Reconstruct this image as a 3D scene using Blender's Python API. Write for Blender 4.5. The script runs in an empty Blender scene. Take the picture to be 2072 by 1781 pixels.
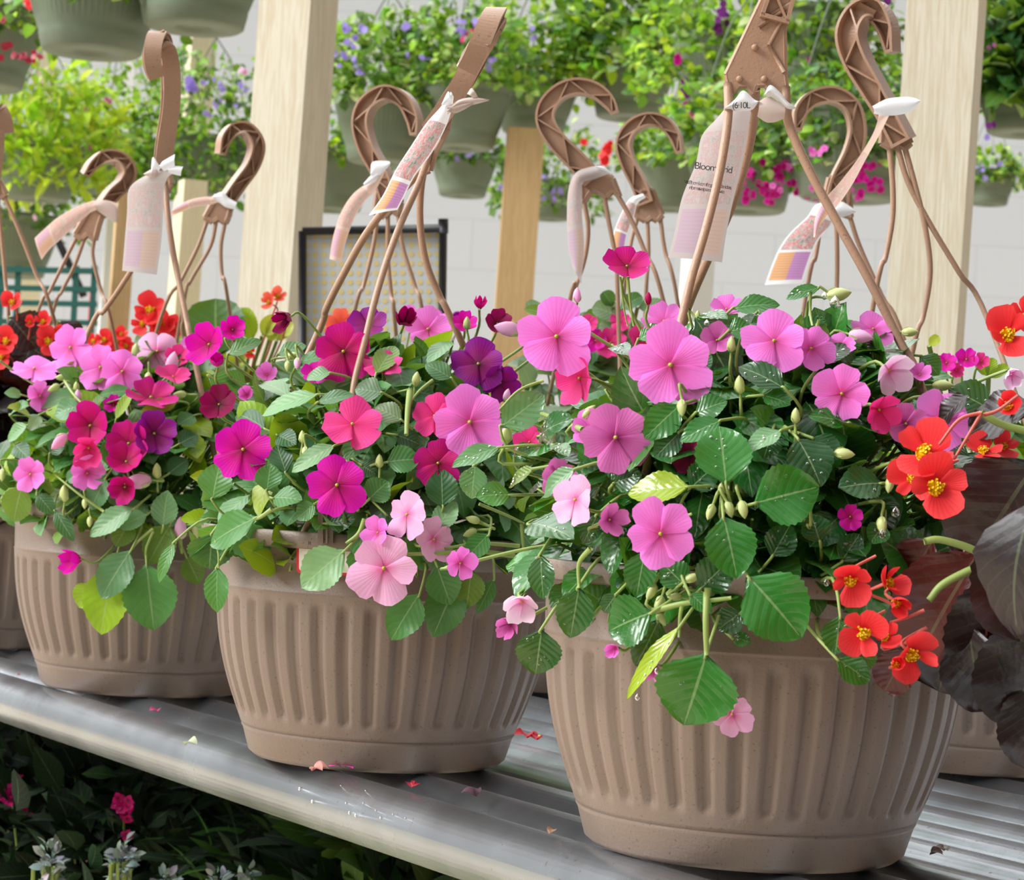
import bpy, math, random
import numpy as np
from mathutils import Matrix, Vector
rng = np.random.default_rng(7)
random.seed(7)
SC = bpy.context.scene
COL = SC.collection
V = lambda *a: np.array(a, float)
def nrm(a):
    a = np.asarray(a, float)
    return a / (np.linalg.norm(a) + 1e-12)

# ------------------------------------------------------------------ camera
FPX, CX, CY, ZC = 4600.0, 1036.0, 890.5, 1.0
ROLL, PITCH = math.radians(3.0), math.radians(0.85)
O = V(0, 0, ZC)
F = V(0, math.cos(PITCH), math.sin(PITCH))
U0 = np.cross(V(1, 0, 0), F)
R = V(1, 0, 0) * math.cos(ROLL) + U0 * math.sin(ROLL)
U = np.cross(R, F)
def ray(px, py): return F + (px - CX) / FPX * R - (py - CY) / FPX * U
def at(px, py, d): return O + ray(px, py) * d
def onz(px, py, z):
    r = ray(px, py); return O + r * ((z - ZC) / r[2])
cam = bpy.data.cameras.new('camera'); camo = bpy.data.objects.new('camera', cam); COL.objects.link(camo)
cam.sensor_width = 36; cam.sensor_fit = 'HORIZONTAL'; cam.lens = FPX / 2072 * 36
m = Matrix.Identity(4)
for i in range(3):
    m[i][0] = R[i]; m[i][1] = U[i]; m[i][2] = -F[i]; m[i][3] = O[i]
camo.matrix_world = m
cam.dof.use_dof = True; cam.dof.focus_distance = 1.36; cam.dof.aperture_fstop = 27
cam.clip_start = .05
SC.camera = camo
SC.view_settings.view_transform = 'Standard'; SC.view_settings.look = 'None'
SC.view_settings.gamma = 1; SC.view_settings.exposure = 0.34
SC.view_settings.use_curve_mapping = False

# ------------------------------------------------------------------ colours and materials
def lin(c):
    out = []
    for x in c:
        x = x / 255.0
        out.append(x / 12.92 if x <= .04045 else ((x + .055) / 1.055) ** 2.4)
    return tuple(out)
def L4(c): return lin(c) + (1,)
class NT:
    def __init__(s, name):
        s.m = bpy.data.materials.new(name); s.m.use_nodes = True
        s.t = s.m.node_tree; s.t.nodes.clear()
        s.out = s.n('ShaderNodeOutputMaterial')
    def n(s, k, **kw):
        x = s.t.nodes.new(k)
        for a, b in kw.items(): setattr(x, a, b)
        return x
    def l(s, a, b): s.t.links.new(a, b)
    def math(s, op, a, b=0.0, clamp=False):
        x = s.n('ShaderNodeMath', operation=op); x.use_clamp = clamp
        for i, v in enumerate((a, b)):
            if isinstance(v, (int, float)): x.inputs[i].default_value = v
            else: s.l(v, x.inputs[i])
        return x.outputs[0]
    def mix(s, f, a, b):
        x = s.n('ShaderNodeMixRGB')
        for i, v in enumerate((f, a, b)):
            if isinstance(v, (int, float)): x.inputs[i].default_value = v
            elif isinstance(v, tuple): x.inputs[i].default_value = v if len(v) == 4 else v + (1,)
            else: s.l(v, x.inputs[i])
        return x.outputs[0]
    def noise(s, scale, detail=4, co=None, rough=.55):
        x = s.n('ShaderNodeTexNoise'); x.inputs['Scale'].default_value = scale
        x.inputs['Detail'].default_value = detail; x.inputs['Roughness'].default_value = rough
        if co is None: co = s.n('ShaderNodeTexCoord').outputs['Object']
        s.l(co, x.inputs['Vector']); return x.outputs[0]
    def ramp(s, fac, stops):
        x = s.n('ShaderNodeValToRGB'); e = x.color_ramp.elements
        while len(e) < len(stops): e.new(.5)
        for i, (p, c) in enumerate(stops):
            e[i].position = p; e[i].color = c if len(c) == 4 else tuple(c) + (1,)
        s.l(fac, x.inputs[0]); return x.outputs[0]
    def bsdf(s, col, rough=.5, metal=0, spec=.5, bump=None, bstr=.3, bdist=.001, trans=0, tcol=None, coat=0):
        p = s.n('ShaderNodeBsdfPrincipled')
        if isinstance(col, tuple): p.inputs['Base Color'].default_value = col if len(col) == 4 else col + (1,)
        else: s.l(col, p.inputs['Base Color'])
        if isinstance(rough, (int, float)): p.inputs['Roughness'].default_value = rough
        else: s.l(rough, p.inputs['Roughness'])
        p.inputs['Metallic'].default_value = metal
        p.inputs['Specular IOR Level'].default_value = spec
        p.inputs['Coat Weight'].default_value = coat
        if bump is not None:
            b = s.n('ShaderNodeBump'); b.inputs['Strength'].default_value = bstr; b.inputs['Distance'].default_value = bdist
            s.l(bump, b.inputs['Height']); s.l(b.outputs[0], p.inputs['Normal'])
        res = p.outputs[0]
        if trans:
            t = s.n('ShaderNodeBsdfTranslucent'); tc = tcol if tcol is not None else col
            if isinstance(tc, tuple): t.inputs[0].default_value = tc if len(tc) == 4 else tc + (1,)
            else: s.l(tc, t.inputs[0])
            x = s.n('ShaderNodeMixShader'); x.inputs[0].default_value = trans
            s.l(res, x.inputs[1]); s.l(t.outputs[0], x.inputs[2]); res = x.outputs[0]
        s.l(res, s.out.inputs[0]); return s.m
def simple(name, c, rough=.5, metal=0, spec=.5, var=0, scale=30, trans=0, bump=0):
    n = NT(name); col = L4(c); bp = None
    if var or bump:
        nz = n.noise(scale)
        if var: col = n.mix(nz, tuple(x * (1 - var) for x in lin(c)), tuple(min(1, x * (1 + var)) for x in lin(c)))
        if bump: bp = nz
    return n.bsdf(col, rough, metal, spec, trans=trans, bump=bp, bstr=bump)
def uvsep(n):
    uv = n.n('ShaderNodeUVMap'); sp = n.n('ShaderNodeSeparateXYZ'); n.l(uv.outputs[0], sp.inputs[0])
    return sp.outputs[0], sp.outputs[1]
def leafmat(name, rough, spec, tr, vk=1.0, tc_=(190, 225, 40)):
    n = NT(name); t, s = uvsep(n)
    a = n.n('ShaderNodeAttribute', attribute_name='tint').outputs['Color']
    sa = n.math('ABSOLUTE', n.math('SUBTRACT', s, .5)); sa = n.math('MULTIPLY', sa, 2)
    rib = n.math('LESS_THAN', sa, .035)
    w = n.math('SUBTRACT', t, n.math('MULTIPLY', sa, .28)); w = n.math('FRACT', n.math('MULTIPLY', w, 7.5))
    w = n.math('ABSOLUTE', n.math('SUBTRACT', w, .5)); vein = n.math('LESS_THAN', w, .045)
    k = n.math('MAXIMUM', n.math('MULTIPLY', rib, .45 * vk), n.math('MULTIPLY', vein, .09 * vk))
    col = n.mix(k, a, lin((185, 205, 150)))
    nz = n.noise(90); col = n.mix(n.math('MULTIPLY', nz, .35), col, n.mix(.5, a, (0.0, .02, 0, 1)))
    h = n.math('ADD', n.math('MULTIPLY', w, 1.0), n.math('MULTIPLY', n.noise(260, 2), .7))
    tc = n.mix(.35, a, lin(tc_))
    return n.bsdf(col, rough, 0, spec, bump=h, bstr=.35, bdist=.0009, trans=tr, tcol=tc)
M = {}
M['leaf_dry'] = leafmat('leaf_satin', .42, .55, .26)
M['leaf_wet'] = leafmat('leaf_wet', .2, .6, .2)
M['leaf_bronze'] = leafmat('leaf_bronze', .3, .5, .1, .25, (200, 60, 30))
M['leaf_shade'] = leafmat('leaf_painted_shade', .65, .2, .06, .3, (40, 70, 20))  # matt leaves below the bench, shade put into the colour
M['leaf_far'] = leafmat('leaf_far', .45, .4, .4)
def petalmat(name, edge, mid, eye, spots=False):
    n = NT(name); t, s = uvsep(n)
    base = n.ramp(t, [(0, L4(eye)), (.12, L4(eye)), (.24, L4(tuple(.45 * a + .55 * c_ for a, c_ in zip(eye, mid)))), (.5, L4(mid)), (1, L4(edge))])
    st = n.math('ABSOLUTE', n.math('SINE', n.math('MULTIPLY', s, 42)))
    col = n.mix(n.math('MULTIPLY', n.math('SUBTRACT', 1, st), .10), base, L4(eye))
    nz = n.noise(60, 3); col = n.mix(n.math('MULTIPLY', nz, .12), col, (1, 1, 1, 1) if sum(edge) > 560 else L4(mid))
    if spots:
        sp = n.math('GREATER_THAN', n.noise(420, 2), .70); col = n.mix(n.math('MULTIPLY', sp, .6), col, L4((235, 150, 235)))
    return n.bsdf(col, .5, 0, .3, bump=n.math('ADD', st, n.math('MULTIPLY', nz, 2)), bstr=.25, bdist=.0008, trans=.32, tcol=base)
PC = {'P': ((250, 130, 234), (245, 106, 212), (204, 28, 130)), 'L': ((250, 184, 228), (250, 178, 222), (232, 90, 160)),
      'K': ((238, 62, 150), (236, 50, 135), (205, 20, 90)), 'F': ((226, 0, 190), (222, 4, 154), (150, 0, 70)),
      'M': ((208, 8, 144), (202, 2, 106), (130, 0, 50)), 'V': ((142, 14, 150), (146, 0, 108), (100, 0, 60)),
      'D': ((150, 0, 85), (140, 0, 70), (80, 0, 35)), 'W': ((252, 226, 244), (250, 200, 235), (235, 120, 185)),
      'O': ((222, 120, 192), (212, 100, 178), (150, 30, 100)),  # O: the pink petal colour darkened for flowers in shadow
      'R': ((248, 72, 76), (242, 48, 54), (220, 26, 36)), 'C': ((252, 122, 98), (246, 102, 80), (226, 60, 48))}
PN = {'P': 'pink', 'L': 'pale_pink', 'K': 'hot_pink', 'F': 'fuchsia', 'M': 'magenta', 'V': 'violet', 'D': 'crimson', 'W': 'white_pink', 'O': 'shaded_pink', 'R': 'red', 'C': 'coral'}
for k, c in PC.items(): M['pet' + k] = petalmat('petal_' + PN[k], *c, spots=k in 'FMK')
M['stem'] = simple('stem_green', (150, 172, 92), .45, var=.2, scale=50, trans=.15)
M['stemr'] = simple('stem_reddish', (204, 96, 84), .45)
M['ygreen'] = simple('bud_green', (200, 212, 140), .4, var=.15, trans=.2)
M['yellow'] = simple('stamen_yellow', (248, 205, 20), .5, trans=.1)
M['eyeg'] = simple('pistil_green', (170, 175, 50), .5)
M['soil'] = simple('dark_soil', (38, 28, 22), .95, var=.5, scale=90, bump=.8)
def plastic(name, c, rough=.42, tr=0, tc=None):
    n = NT(name); nz = n.noise(14, 3); sp = n.math('GREATER_THAN', n.noise(520, 2), .68)
    col = n.mix(nz, tuple(x * .84 for x in lin(c)), tuple(x * 1.14 for x in lin(c)))
    col = n.mix(n.math('MULTIPLY', sp, .5), col, L4(tuple(x * .55 for x in c)))
    return n.bsdf(col, rough, 0, .4, bump=n.noise(600, 2), bstr=.35, bdist=.0006, trans=tr, tcol=tc)
M['pot'] = plastic('taupe_plastic', (124, 107, 95))
M['hang'] = plastic('hanger_plastic', (178, 144, 120), .38, .10, L4((230, 130, 60)))
M['gpot'] = plastic('green_plastic', (112, 124, 104), .5)
def metalmat():
    n = NT('galvanised_steel'); co = n.n('ShaderNodeTexCoord').outputs['Object']
    mp = n.n('ShaderNodeMapping'); mp.inputs['Scale'].default_value = (.05, 1, 1); n.l(co, mp.inputs[0])
    nz = n.noise(160, 4, mp.outputs[0]); n2 = n.noise(9, 4)
    col = n.mix(n2, L4((170, 178, 186)), L4((224, 232, 240)))
    dirt = n.math('GREATER_THAN', n.noise(260, 3), .70); col = n.mix(n.math('MULTIPLY', dirt, .5), col, L4((80, 68, 60)))
    r = n.math('ADD', .16, n.math('MULTIPLY', n2, .2))
    return n.bsdf(col, r, .97, .5, bump=nz, bstr=.2, bdist=.0006)
M['metal'] = metalmat()
def woodmat(name, a, b, sc=(18, 18, .8)):
    n = NT(name); co = n.n('ShaderNodeTexCoord').outputs['Object']
    mp = n.n('ShaderNodeMapping'); mp.inputs['Scale'].default_value = sc; n.l(co, mp.inputs[0])
    x = n.noise(4, 5, mp.outputs[0], .6); y = n.math('FRACT', n.math('MULTIPLY', x, 7))
    y = n.math('ABSOLUTE', n.math('SUBTRACT', y, .5)); col = n.mix(n.math('ADD', n.math('MULTIPLY', y, .9), n.math('MULTIPLY', x, .4), True), L4(a), L4(b))
    return n.bsdf(col, .7, 0, .3, bump=y, bstr=.2, bdist=.001)
M['wood'] = woodmat('pale_pine', (218, 214, 196), (186, 168, 138))
M['woodt'] = woodmat('tan_pine', (206, 176, 132), (178, 144, 100))
M['woodc'] = woodmat('cream_pine', (236, 228, 200), (216, 202, 168))
M['white'] = simple('white_paint', (232, 234, 236), .6)
M['black'] = simple('black_plastic', (28, 28, 32), .5)
M['dgreen'] = simple('green_painted_metal', (28, 92, 84), .5)
M['redm'] = simple('red_paint', (200, 40, 60), .5)
def wallmat():
    n = NT('painted_block_wall'); co = n.n('ShaderNodeTexCoord').outputs['Object']
    b = n.n('ShaderNodeTexBrick'); b.inputs['Scale'].default_value = 1; b.inputs['Brick Width'].default_value = .4
    b.inputs['Row Height'].default_value = .2; b.inputs['Mortar Size'].default_value = .006; b.inputs['Mortar Smooth'].default_value = .5
    b.inputs['Color1'].default_value = L4((204, 208, 213)); b.inputs['Color2'].default_value = L4((202, 206, 211)); b.inputs['Mortar'].default_value = L4((196, 200, 205))
    mp = n.n('ShaderNodeMapping'); mp.inputs['Rotation'].default_value = (math.pi / 2, 0, 0); n.l(co, mp.inputs[0]); n.l(mp.outputs[0], b.inputs[0])
    return n.bsdf(b.outputs[0], .8, 0, .2)
M['wall'] = wallmat()
def floormat():
    n = NT('pale_concrete'); col = n.mix(n.noise(3, 5), L4((196, 180, 156)), L4((218, 204, 182)))
    return n.bsdf(col, .8, 0, .3, bump=n.noise(60), bstr=.1)
M['floor'] = floormat()
M['block'] = simple('brown_block', (120, 98, 84), .9, var=.25, scale=60, bump=.5)
M['drop'] = (lambda n: (n.l(n.n('ShaderNodeBsdfGlass').outputs[0], n.out.inputs[0]), n.m)[1])(NT('water'))
for nd in M['drop'].node_tree.nodes:
    if nd.type == 'BSDF_GLASS': nd.inputs['IOR'].default_value = 1.33; nd.inputs['Roughness'].default_value = 0
M['ink'] = simple('black_ink', (40, 36, 40), .7)
M['red'] = simple('red_edge', (216, 40, 48), .5)
def tagmat(name, white, fade, swap=False):
    n = NT(name); t, s = uvsep(n)
    W = L4(white)
    def box(a, b, c, d):
        x = n.math('MULTIPLY', n.math('GREATER_THAN', t, a), n.math('LESS_THAN', t, b))
        y = n.math('MULTIPLY', n.math('GREATER_THAN', s, c), n.math('LESS_THAN', s, d)); return n.math('MULTIPLY', x, y)
    co = n.n('ShaderNodeUVMap').outputs[0]
    mp = n.n('ShaderNodeMapping'); mp.inputs['Scale'].default_value = (2.6, 1, 1); n.l(co, mp.inputs[0])
    nz = n.noise(5, 3, mp.outputs[0], .8)
    pic = n.ramp(nz, [(.38, L4((120, 135, 110))), (.46, L4((205, 200, 200))), (.53, L4((215, 90, 85))), (.62, L4((225, 205, 205)))])
    c = n.mix(n.math('MULTIPLY', box(.30, .70, .06, .94), fade), W, pic)
    c = n.mix(n.math('MULTIPLY', box(.725, .965, .06, .5), fade), c, L4((205, 130, 205) if swap else (240, 170, 100)))
    c = n.mix(n.math('MULTIPLY', box(.725, .965, .5, .94), fade), c, L4((240, 170, 110) if swap else (206, 132, 206)))
    line = n.math('LESS_THAN', n.math('FRACT', n.math('MULTIPLY', t, 46)), .3)
    c = n.mix(n.math('MULTIPLY', n.math('MULTIPLY', box(.735, .955, .1, .9), line), .25 * fade), c, L4((90, 60, 90)))
    return n.bsdf(c, .55, 0, .3, trans=.35)
M['tagf'] = tagmat('tag_printed_side', (250, 250, 252), .85)
M['tagb'] = tagmat('tag_back_side', (206, 196, 194), .26, True)
M['tagp'] = tagmat('tag_peach_side', (236, 206, 190), .42, True)
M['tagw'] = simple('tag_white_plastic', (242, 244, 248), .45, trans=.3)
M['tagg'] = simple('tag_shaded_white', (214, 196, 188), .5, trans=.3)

# ------------------------------------------------------------------ mesh building
def tag(o, label=None, cat=None, group=None, kind=None):
    for k, v in (('label', label), ('category', cat), ('group', group), ('kind', kind)):
        if v: o[k] = v
    return o
def empty(name, loc, label=None, cat=None, group=None):
    o = bpy.data.objects.new(name, None); o.empty_display_size = .02; COL.objects.link(o); o.location = tuple(loc)
    return tag(o, label, cat, group)
_gf = {}
def gridfaces(nu, nv, wrap=False):
    k = (nu, nv, wrap)
    if k not in _gf:
        f = []
        for i in range(nu - 1):
            for j in range(nv if wrap else nv - 1):
                j2 = (j + 1) % nv
                f.append((i * nv + j, (i + 1) * nv + j, (i + 1) * nv + j2, i * nv + j2))
        _gf[k] = np.array(f)
    return _gf[k]
class MB:
    def __init__(s): s.v = []; s.f = []; s.uv = []; s.c = []; s.mi = []; s.n = 0
    def add(s, v, f, uv=None, col=(1, 1, 1), mi=0):
        v = np.asarray(v, float); n = len(v)
        s.v.append(v); s.uv.append(np.zeros((n, 2)) + .5 if uv is None else uv)
        s.c.append(np.tile(np.array(col, float)[:3], (n, 1)))
        f = np.asarray(f)
        s.f += (f + s.n).tolist(); s.mi += [mi] * len(f); s.n += n
    def poly(s, v, faces, mi=0):
        n = len(v); s.v.append(np.asarray(v, float)); s.uv.append(np.zeros((n, 2)) + .5); s.c.append(np.ones((n, 3)))
        s.f += [[i + s.n for i in f] for f in faces]; s.mi += [mi] * len(faces); s.n += n
    def mesh(s, name, mats, smooth=True, base=None):
        me = bpy.data.meshes.new(name); v = np.vstack(s.v)
        if base is not None: v = v - np.asarray(base)
        me.from_pydata(v.tolist(), [], s.f)
        for m_ in mats: me.materials.append(m_)
        if len(mats) > 1: me.polygons.foreach_set('material_index', s.mi)
        li = np.zeros(len(me.loops), int); me.loops.foreach_get('vertex_index', li)
        uvl = me.uv_layers.new(name='UVMap'); uvl.data.foreach_set('uv', np.vstack(s.uv)[li].ravel())
        ca = me.attributes.new('tint', 'FLOAT_COLOR', 'POINT'); c = np.vstack(s.c)
        ca.data.foreach_set('color', np.hstack([c, np.ones((len(c), 1))]).ravel())
        if smooth: me.polygons.foreach_set('use_smooth', [True] * len(me.polygons))
        me.update(); return me
    def obj(s, name, mats, parent=None, smooth=True, base=None):
        if not isinstance(mats, (list, tuple)): mats = [mats]
        b = base if base is not None else (np.array(parent.location) if parent is not None and parent.type == 'EMPTY' else None)
        o = bpy.data.objects.new(name, s.mesh(name, mats, smooth, b)); COL.objects.link(o)
        if parent is not None: o.parent = parent
        elif base is not None: o.location = tuple(base)
        return o
def frames(pts):
    pts = np.asarray(pts, float); T = np.gradient(pts, axis=0); T /= np.linalg.norm(T, axis=1)[:, None] + 1e-12
    return pts, T
def smoothpts(pts, k=6):
    pts = np.asarray(pts, float); n = len(pts); P = np.vstack([2 * pts[0] - pts[1], pts, 2 * pts[-1] - pts[-2]]); out = []
    for i in range(n - 1):
        p0, p1, p2, p3 = P[i:i + 4]
        for t in np.linspace(0, 1, k, endpoint=False):
            out.append(.5 * (2 * p1 + (p2 - p0) * t + (2 * p0 - 5 * p1 + 4 * p2 - p3) * t * t + (3 * p1 - p0 - 3 * p2 + p3) * t ** 3))
    out.append(pts[-1]); return np.array(out)
def tube(mb, pts, r0, r1=None, n=7, k=5, mi=0, cap=True, col=(1, 1, 1), flat=1.0):
    if len(pts) > 2 and k: pts = smoothpts(pts, k)
    pts, T = frames(pts); r1 = r0 if r1 is None else r1
    r = np.linspace(r0, r1, len(pts)); ref = nrm(V(.3, -.9, .31)); vs = []
    for p, t, rr in zip(pts, T, r):
        a = nrm(np.cross(t, ref)); b = np.cross(t, a)
        for j in range(n):
            w = 2 * math.pi * j / n; vs.append(p + rr * (a * math.cos(w) + b * math.sin(w) * flat))
    f = gridfaces(len(pts), n, True); mb.add(vs, f, mi=mi, col=col)
    if cap:
        b0 = mb.n - len(vs)
        mb.f.append([b0 + j for j in range(n)][::-1]); mb.mi.append(mi)
        mb.f.append([mb.n - n + j for j in range(n)]); mb.mi.append(mi)
def box(mb, c, half, ax=None, mi=0):
    c = np.asarray(c, float); ax = np.eye(3) if ax is None else np.asarray(ax)
    vs = [c + sx * half[0] * ax[0] + sy * half[1] * ax[1] + sz * half[2] * ax[2] for sx in (-1, 1) for sy in (-1, 1) for sz in (-1, 1)]
    mb.poly(vs, [(0, 1, 3, 2), (4, 6, 7, 5), (0, 4, 5, 1), (2, 3, 7, 6), (0, 2, 6, 4), (1, 5, 7, 3)], mi)
def bar(mb, a, b, w, h, ref=(0, 0, 1), mi=0):
    a = np.asarray(a, float); b = np.asarray(b, float); t = nrm(b - a); s_ = np.cross(t, np.asarray(ref, float))
    if np.linalg.norm(s_) < 1e-3: s_ = np.cross(t, V(0, 1, 0))
    s_ = nrm(s_); box(mb, (a + b) / 2, (np.linalg.norm(b - a) / 2, w, h), (t, s_, np.cross(s_, t)), mi)
def lathe(mb, prof, c, n=48, mi=0, axis=None):
    prof = np.array(prof, float); c = np.asarray(c, float); th = np.linspace(0, 2 * np.pi, n, endpoint=False)
    ax = np.eye(3) if axis is None else axis; vs = []
    for r, z in prof:
        vs.append(c + np.outer(r * np.cos(th), ax[0]) + np.outer(r * np.sin(th), ax[1]) + z * ax[2])
    vs = np.vstack(vs); mb.add(vs, gridfaces(len(prof), n, True), mi=mi)
def basis(n_, rot=0):
    n_ = nrm(n_); x = np.cross(U, n_)
    if np.linalg.norm(x) < .05: x = R - n_ * (R @ n_)
    x = nrm(x); y = np.cross(n_, x); c, s_ = math.cos(rot), math.sin(rot)
    return np.array([x * c + y * s_, -x * s_ + y * c, n_])

# ---- one leaf: an ovate toothed blade, folded on its midrib
_lt = {}
def leafblade(mb, P0, P1, W, N, col, curl=.12, fold=.22, nu=16, nv=7, teeth=.035, blunt=None, wave=.03, mi=0, base=.46):
    k = (nu, nv)
    if k not in _lt:
        t, s_ = np.meshgrid(np.linspace(0, 1, nu), np.linspace(-1, 1, nv), indexing='ij'); _lt[k] = (t.ravel(), s_.ravel())
    t, s_ = _lt[k]; A = P1 - P0; L = np.linalg.norm(A) + 1e-9; A = A / L
    N = N - A * (N @ A); N = nrm(N); B = np.cross(N, A)
    if blunt is None: w = np.clip(np.sin(np.pi * t ** .9), 0, 1) ** .62 * (1 - .22 * t ** 6)
    else:
        mx = (base / (base + blunt)) ** base * (blunt / (base + blunt)) ** blunt
        w = t ** base * (1 - t) ** blunt / mx
    if teeth and nu > 8:
        i = np.rint(t * (nu - 1)).astype(int); w = w * (1 + teeth * np.where(i % 2 == 0, -1, 1) * (np.abs(s_) > .99))
    ph = rng.uniform(0, 6.28)
    h = fold * np.abs(s_) ** 1.4 * w * W / 2 + curl * L * 2.2 * t * (1 - t) + wave * W * np.sin(t * 11 + ph + (s_ > 0) * 2) * s_ * s_ * (w > 0)
    q = 1 - .10 * np.abs(s_) ** 2 * (1 - t) ** 2
    v = P0 + np.outer(L * (1 - (1 - t) * q - .0 * t), A) + np.outer(s_ * w * W / 2, B) + np.outer(h, N)
    mb.add(v, gridfaces(nu, nv), np.stack([t, s_ * .5 + .5], 1), col, mi)

def jit(c, k=.12):
    c = np.array(lin(c)); return np.clip(c * (1 + rng.normal(0, k)) * (1 + rng.normal(0, k * .4, 3)), 0, 1)
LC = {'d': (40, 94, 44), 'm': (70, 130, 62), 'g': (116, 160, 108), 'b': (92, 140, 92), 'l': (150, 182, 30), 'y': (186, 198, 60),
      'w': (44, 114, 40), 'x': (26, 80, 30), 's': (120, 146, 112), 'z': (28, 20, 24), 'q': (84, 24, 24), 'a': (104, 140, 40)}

# ------------------------------------------------------------------ flowers
def petal(mb, ang, Lr, half, cup, twist, ru, mi=0, notch=None, nu=9, nv=11, zoff=0, flat=.44, curl=0):
    notch = .02 + .09 * ((ru * 13.7) % 1) ** 2 if notch is None else notch; so = ((ru * 7.3) % 1 - .5) * .5
    t, s_ = np.meshgrid(np.linspace(.02, 1, nu), np.linspace(-1, 1, nv), indexing='ij'); t = t.ravel(); s_ = s_.ravel()
    E = np.clip(1 - np.abs(s_) ** 2.7, 0, 1) ** flat; E = np.where(np.abs(s_) > .999, .12, E)
    r = Lr * t * E * (1 - notch * np.exp(-((s_ - so) / .2) ** 2) * t ** 3); r *= 1 + .03 * np.sin(s_ * 9 + ru * 7) * t
    ph = ang + half * s_
    al = cup * (r / Lr) ** .6
    ro = r * np.cos(al); z = r * np.sin(al)
    z = z + twist * s_ * r - .10 * Lr * np.abs(s_) ** 3 * t + .06 * Lr * np.sin(s_ * 5 + ru * 5) * t ** 2 + zoff * (1 - t * .3) - curl * Lr * t ** 3
    mb.add(np.stack([ro * np.cos(ph), ro * np.sin(ph), z], 1), gridfaces(nu, nv), np.stack([t, s_ * .5 + .5], 1), mi=mi)
_fm = {}
def flowermesh(col, cup, seed):
    k = (col, round(cup / 10), seed)
    if k in _fm: return _fm[k]
    r_ = random.Random(hash(('f', seed, round(cup / 10))) & 0xffff if False else seed * 101 + int(round(cup / 10)) * 7)
    mb = MB(); cu = math.radians(cup)
    order = [(90, 1.0, 54, .0), (18, .96, 46, .05), (162, .97, 47, .03), (-55, 1.04, 50, .085), (-126, 1.05, 51, .115)]
    for a, L_, h, zo in order:
        petal(mb, math.radians(a + r_.uniform(-6, 6)), L_ * r_.uniform(.93, 1.05), math.radians(h + r_.uniform(-3, 5)), cu + r_.uniform(-.12, .16), r_.uniform(-.05, .07), r_.random(), zoff=zo)
    _fm[k] = mb.mesh('petals_' + PN[col], [M['pet' + col]]); return _fm[k]
def centremesh():
    mb = MB(); lathe(mb, [(0, -.02), (.05, 0), (.06, .06), (.045, .12), (0, .14)], V(0, 0, 0), 8)
    tube(mb, [V(0, 0, -.02), V(.0, -.05, -.25), V(.04, -.12, -.6), V(.1, -.3, -.95)], .035, .012, 6, mi=0)
    return mb.mesh('flower_center', [M['eyeg']])
CM = None
def begoniamesh(col, seed, cup=18):
    k = ('B' + col, seed, cup)
    if k in _fm: return _fm[k]
    r_ = random.Random(seed + 50); mb = MB(); cu = math.radians(cup)
    for a, L_, h, zo in [(90, 1.1, 66, .0), (-90, 1.1, 68, .03), (5, .95, 38, .06), (178, .95, 36, .07)]:
        petal(mb, math.radians(a + r_.uniform(-10, 10)), L_ * r_.uniform(.9, 1.05), math.radians(h + r_.uniform(-5, 5)), cu + r_.uniform(-.1, .3), r_.uniform(-.08, .08), r_.random(), notch=.0, zoff=zo, flat=.5)
    _fm[k] = mb.mesh('begonia_petals', [M['pet' + col]]); return _fm[k]
def stamenmesh():
    if 'st' in _fm: return _fm['st']
    mb = MB(); r_ = random.Random(3)
    for i in range(26):
        a, e = r_.uniform(0, 6.28), r_.uniform(.1, 1.2); d = V(math.cos(a) * math.sin(e), math.sin(a) * math.sin(e), math.cos(e))
        tube(mb, [V(0, 0, 0), d * .22, d * .30], .035, .045, 5, 0)
    _fm['st'] = mb.mesh('stamens', [M['yellow']]); return _fm['st']
def budmesh(kind):
    k = 'bud' + kind
    if k in _fm: return _fm[k]
    mb = MB(); pr = [(0, -.9), (.18, -.85), (.42, -.55), (.52, -.1), (.46, .35), (.28, .75), (.08, 1.0), (0, 1.08)]
    n = 14; th = np.linspace(0, 2 * np.pi, n, endpoint=False); vs = []
    for i, (r_, z) in enumerate(pr):
        vs.append(np.stack([r_ * (1 + .09 * np.cos(3 * th + z)) * np.cos(th), r_ * (1 + .09 * np.cos(3 * th + z)) * np.sin(th), np.full(n, z)], 1))
    mb.add(np.vstack(vs), gridfaces(len(pr), n, True))
    for a in (0.4, 2.6, 4.6):
        d = V(math.cos(a), math.sin(a), 0); leafblade(mb, d * .2 + V(0, 0, -.88), d * .62 + V(0, 0, .0), .34, d, (1, 1, 1), nu=6, nv=3, mi=1)
    mats = {'g': M['ygreen'], 'p': M['petW'], 'M': M['petM'], 'P': M['petP'], 'L': M['petL']}
    _fm[k] = mb.mesh('bud', [mats[kind], M['ygreen']]); return _fm[k]

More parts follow.
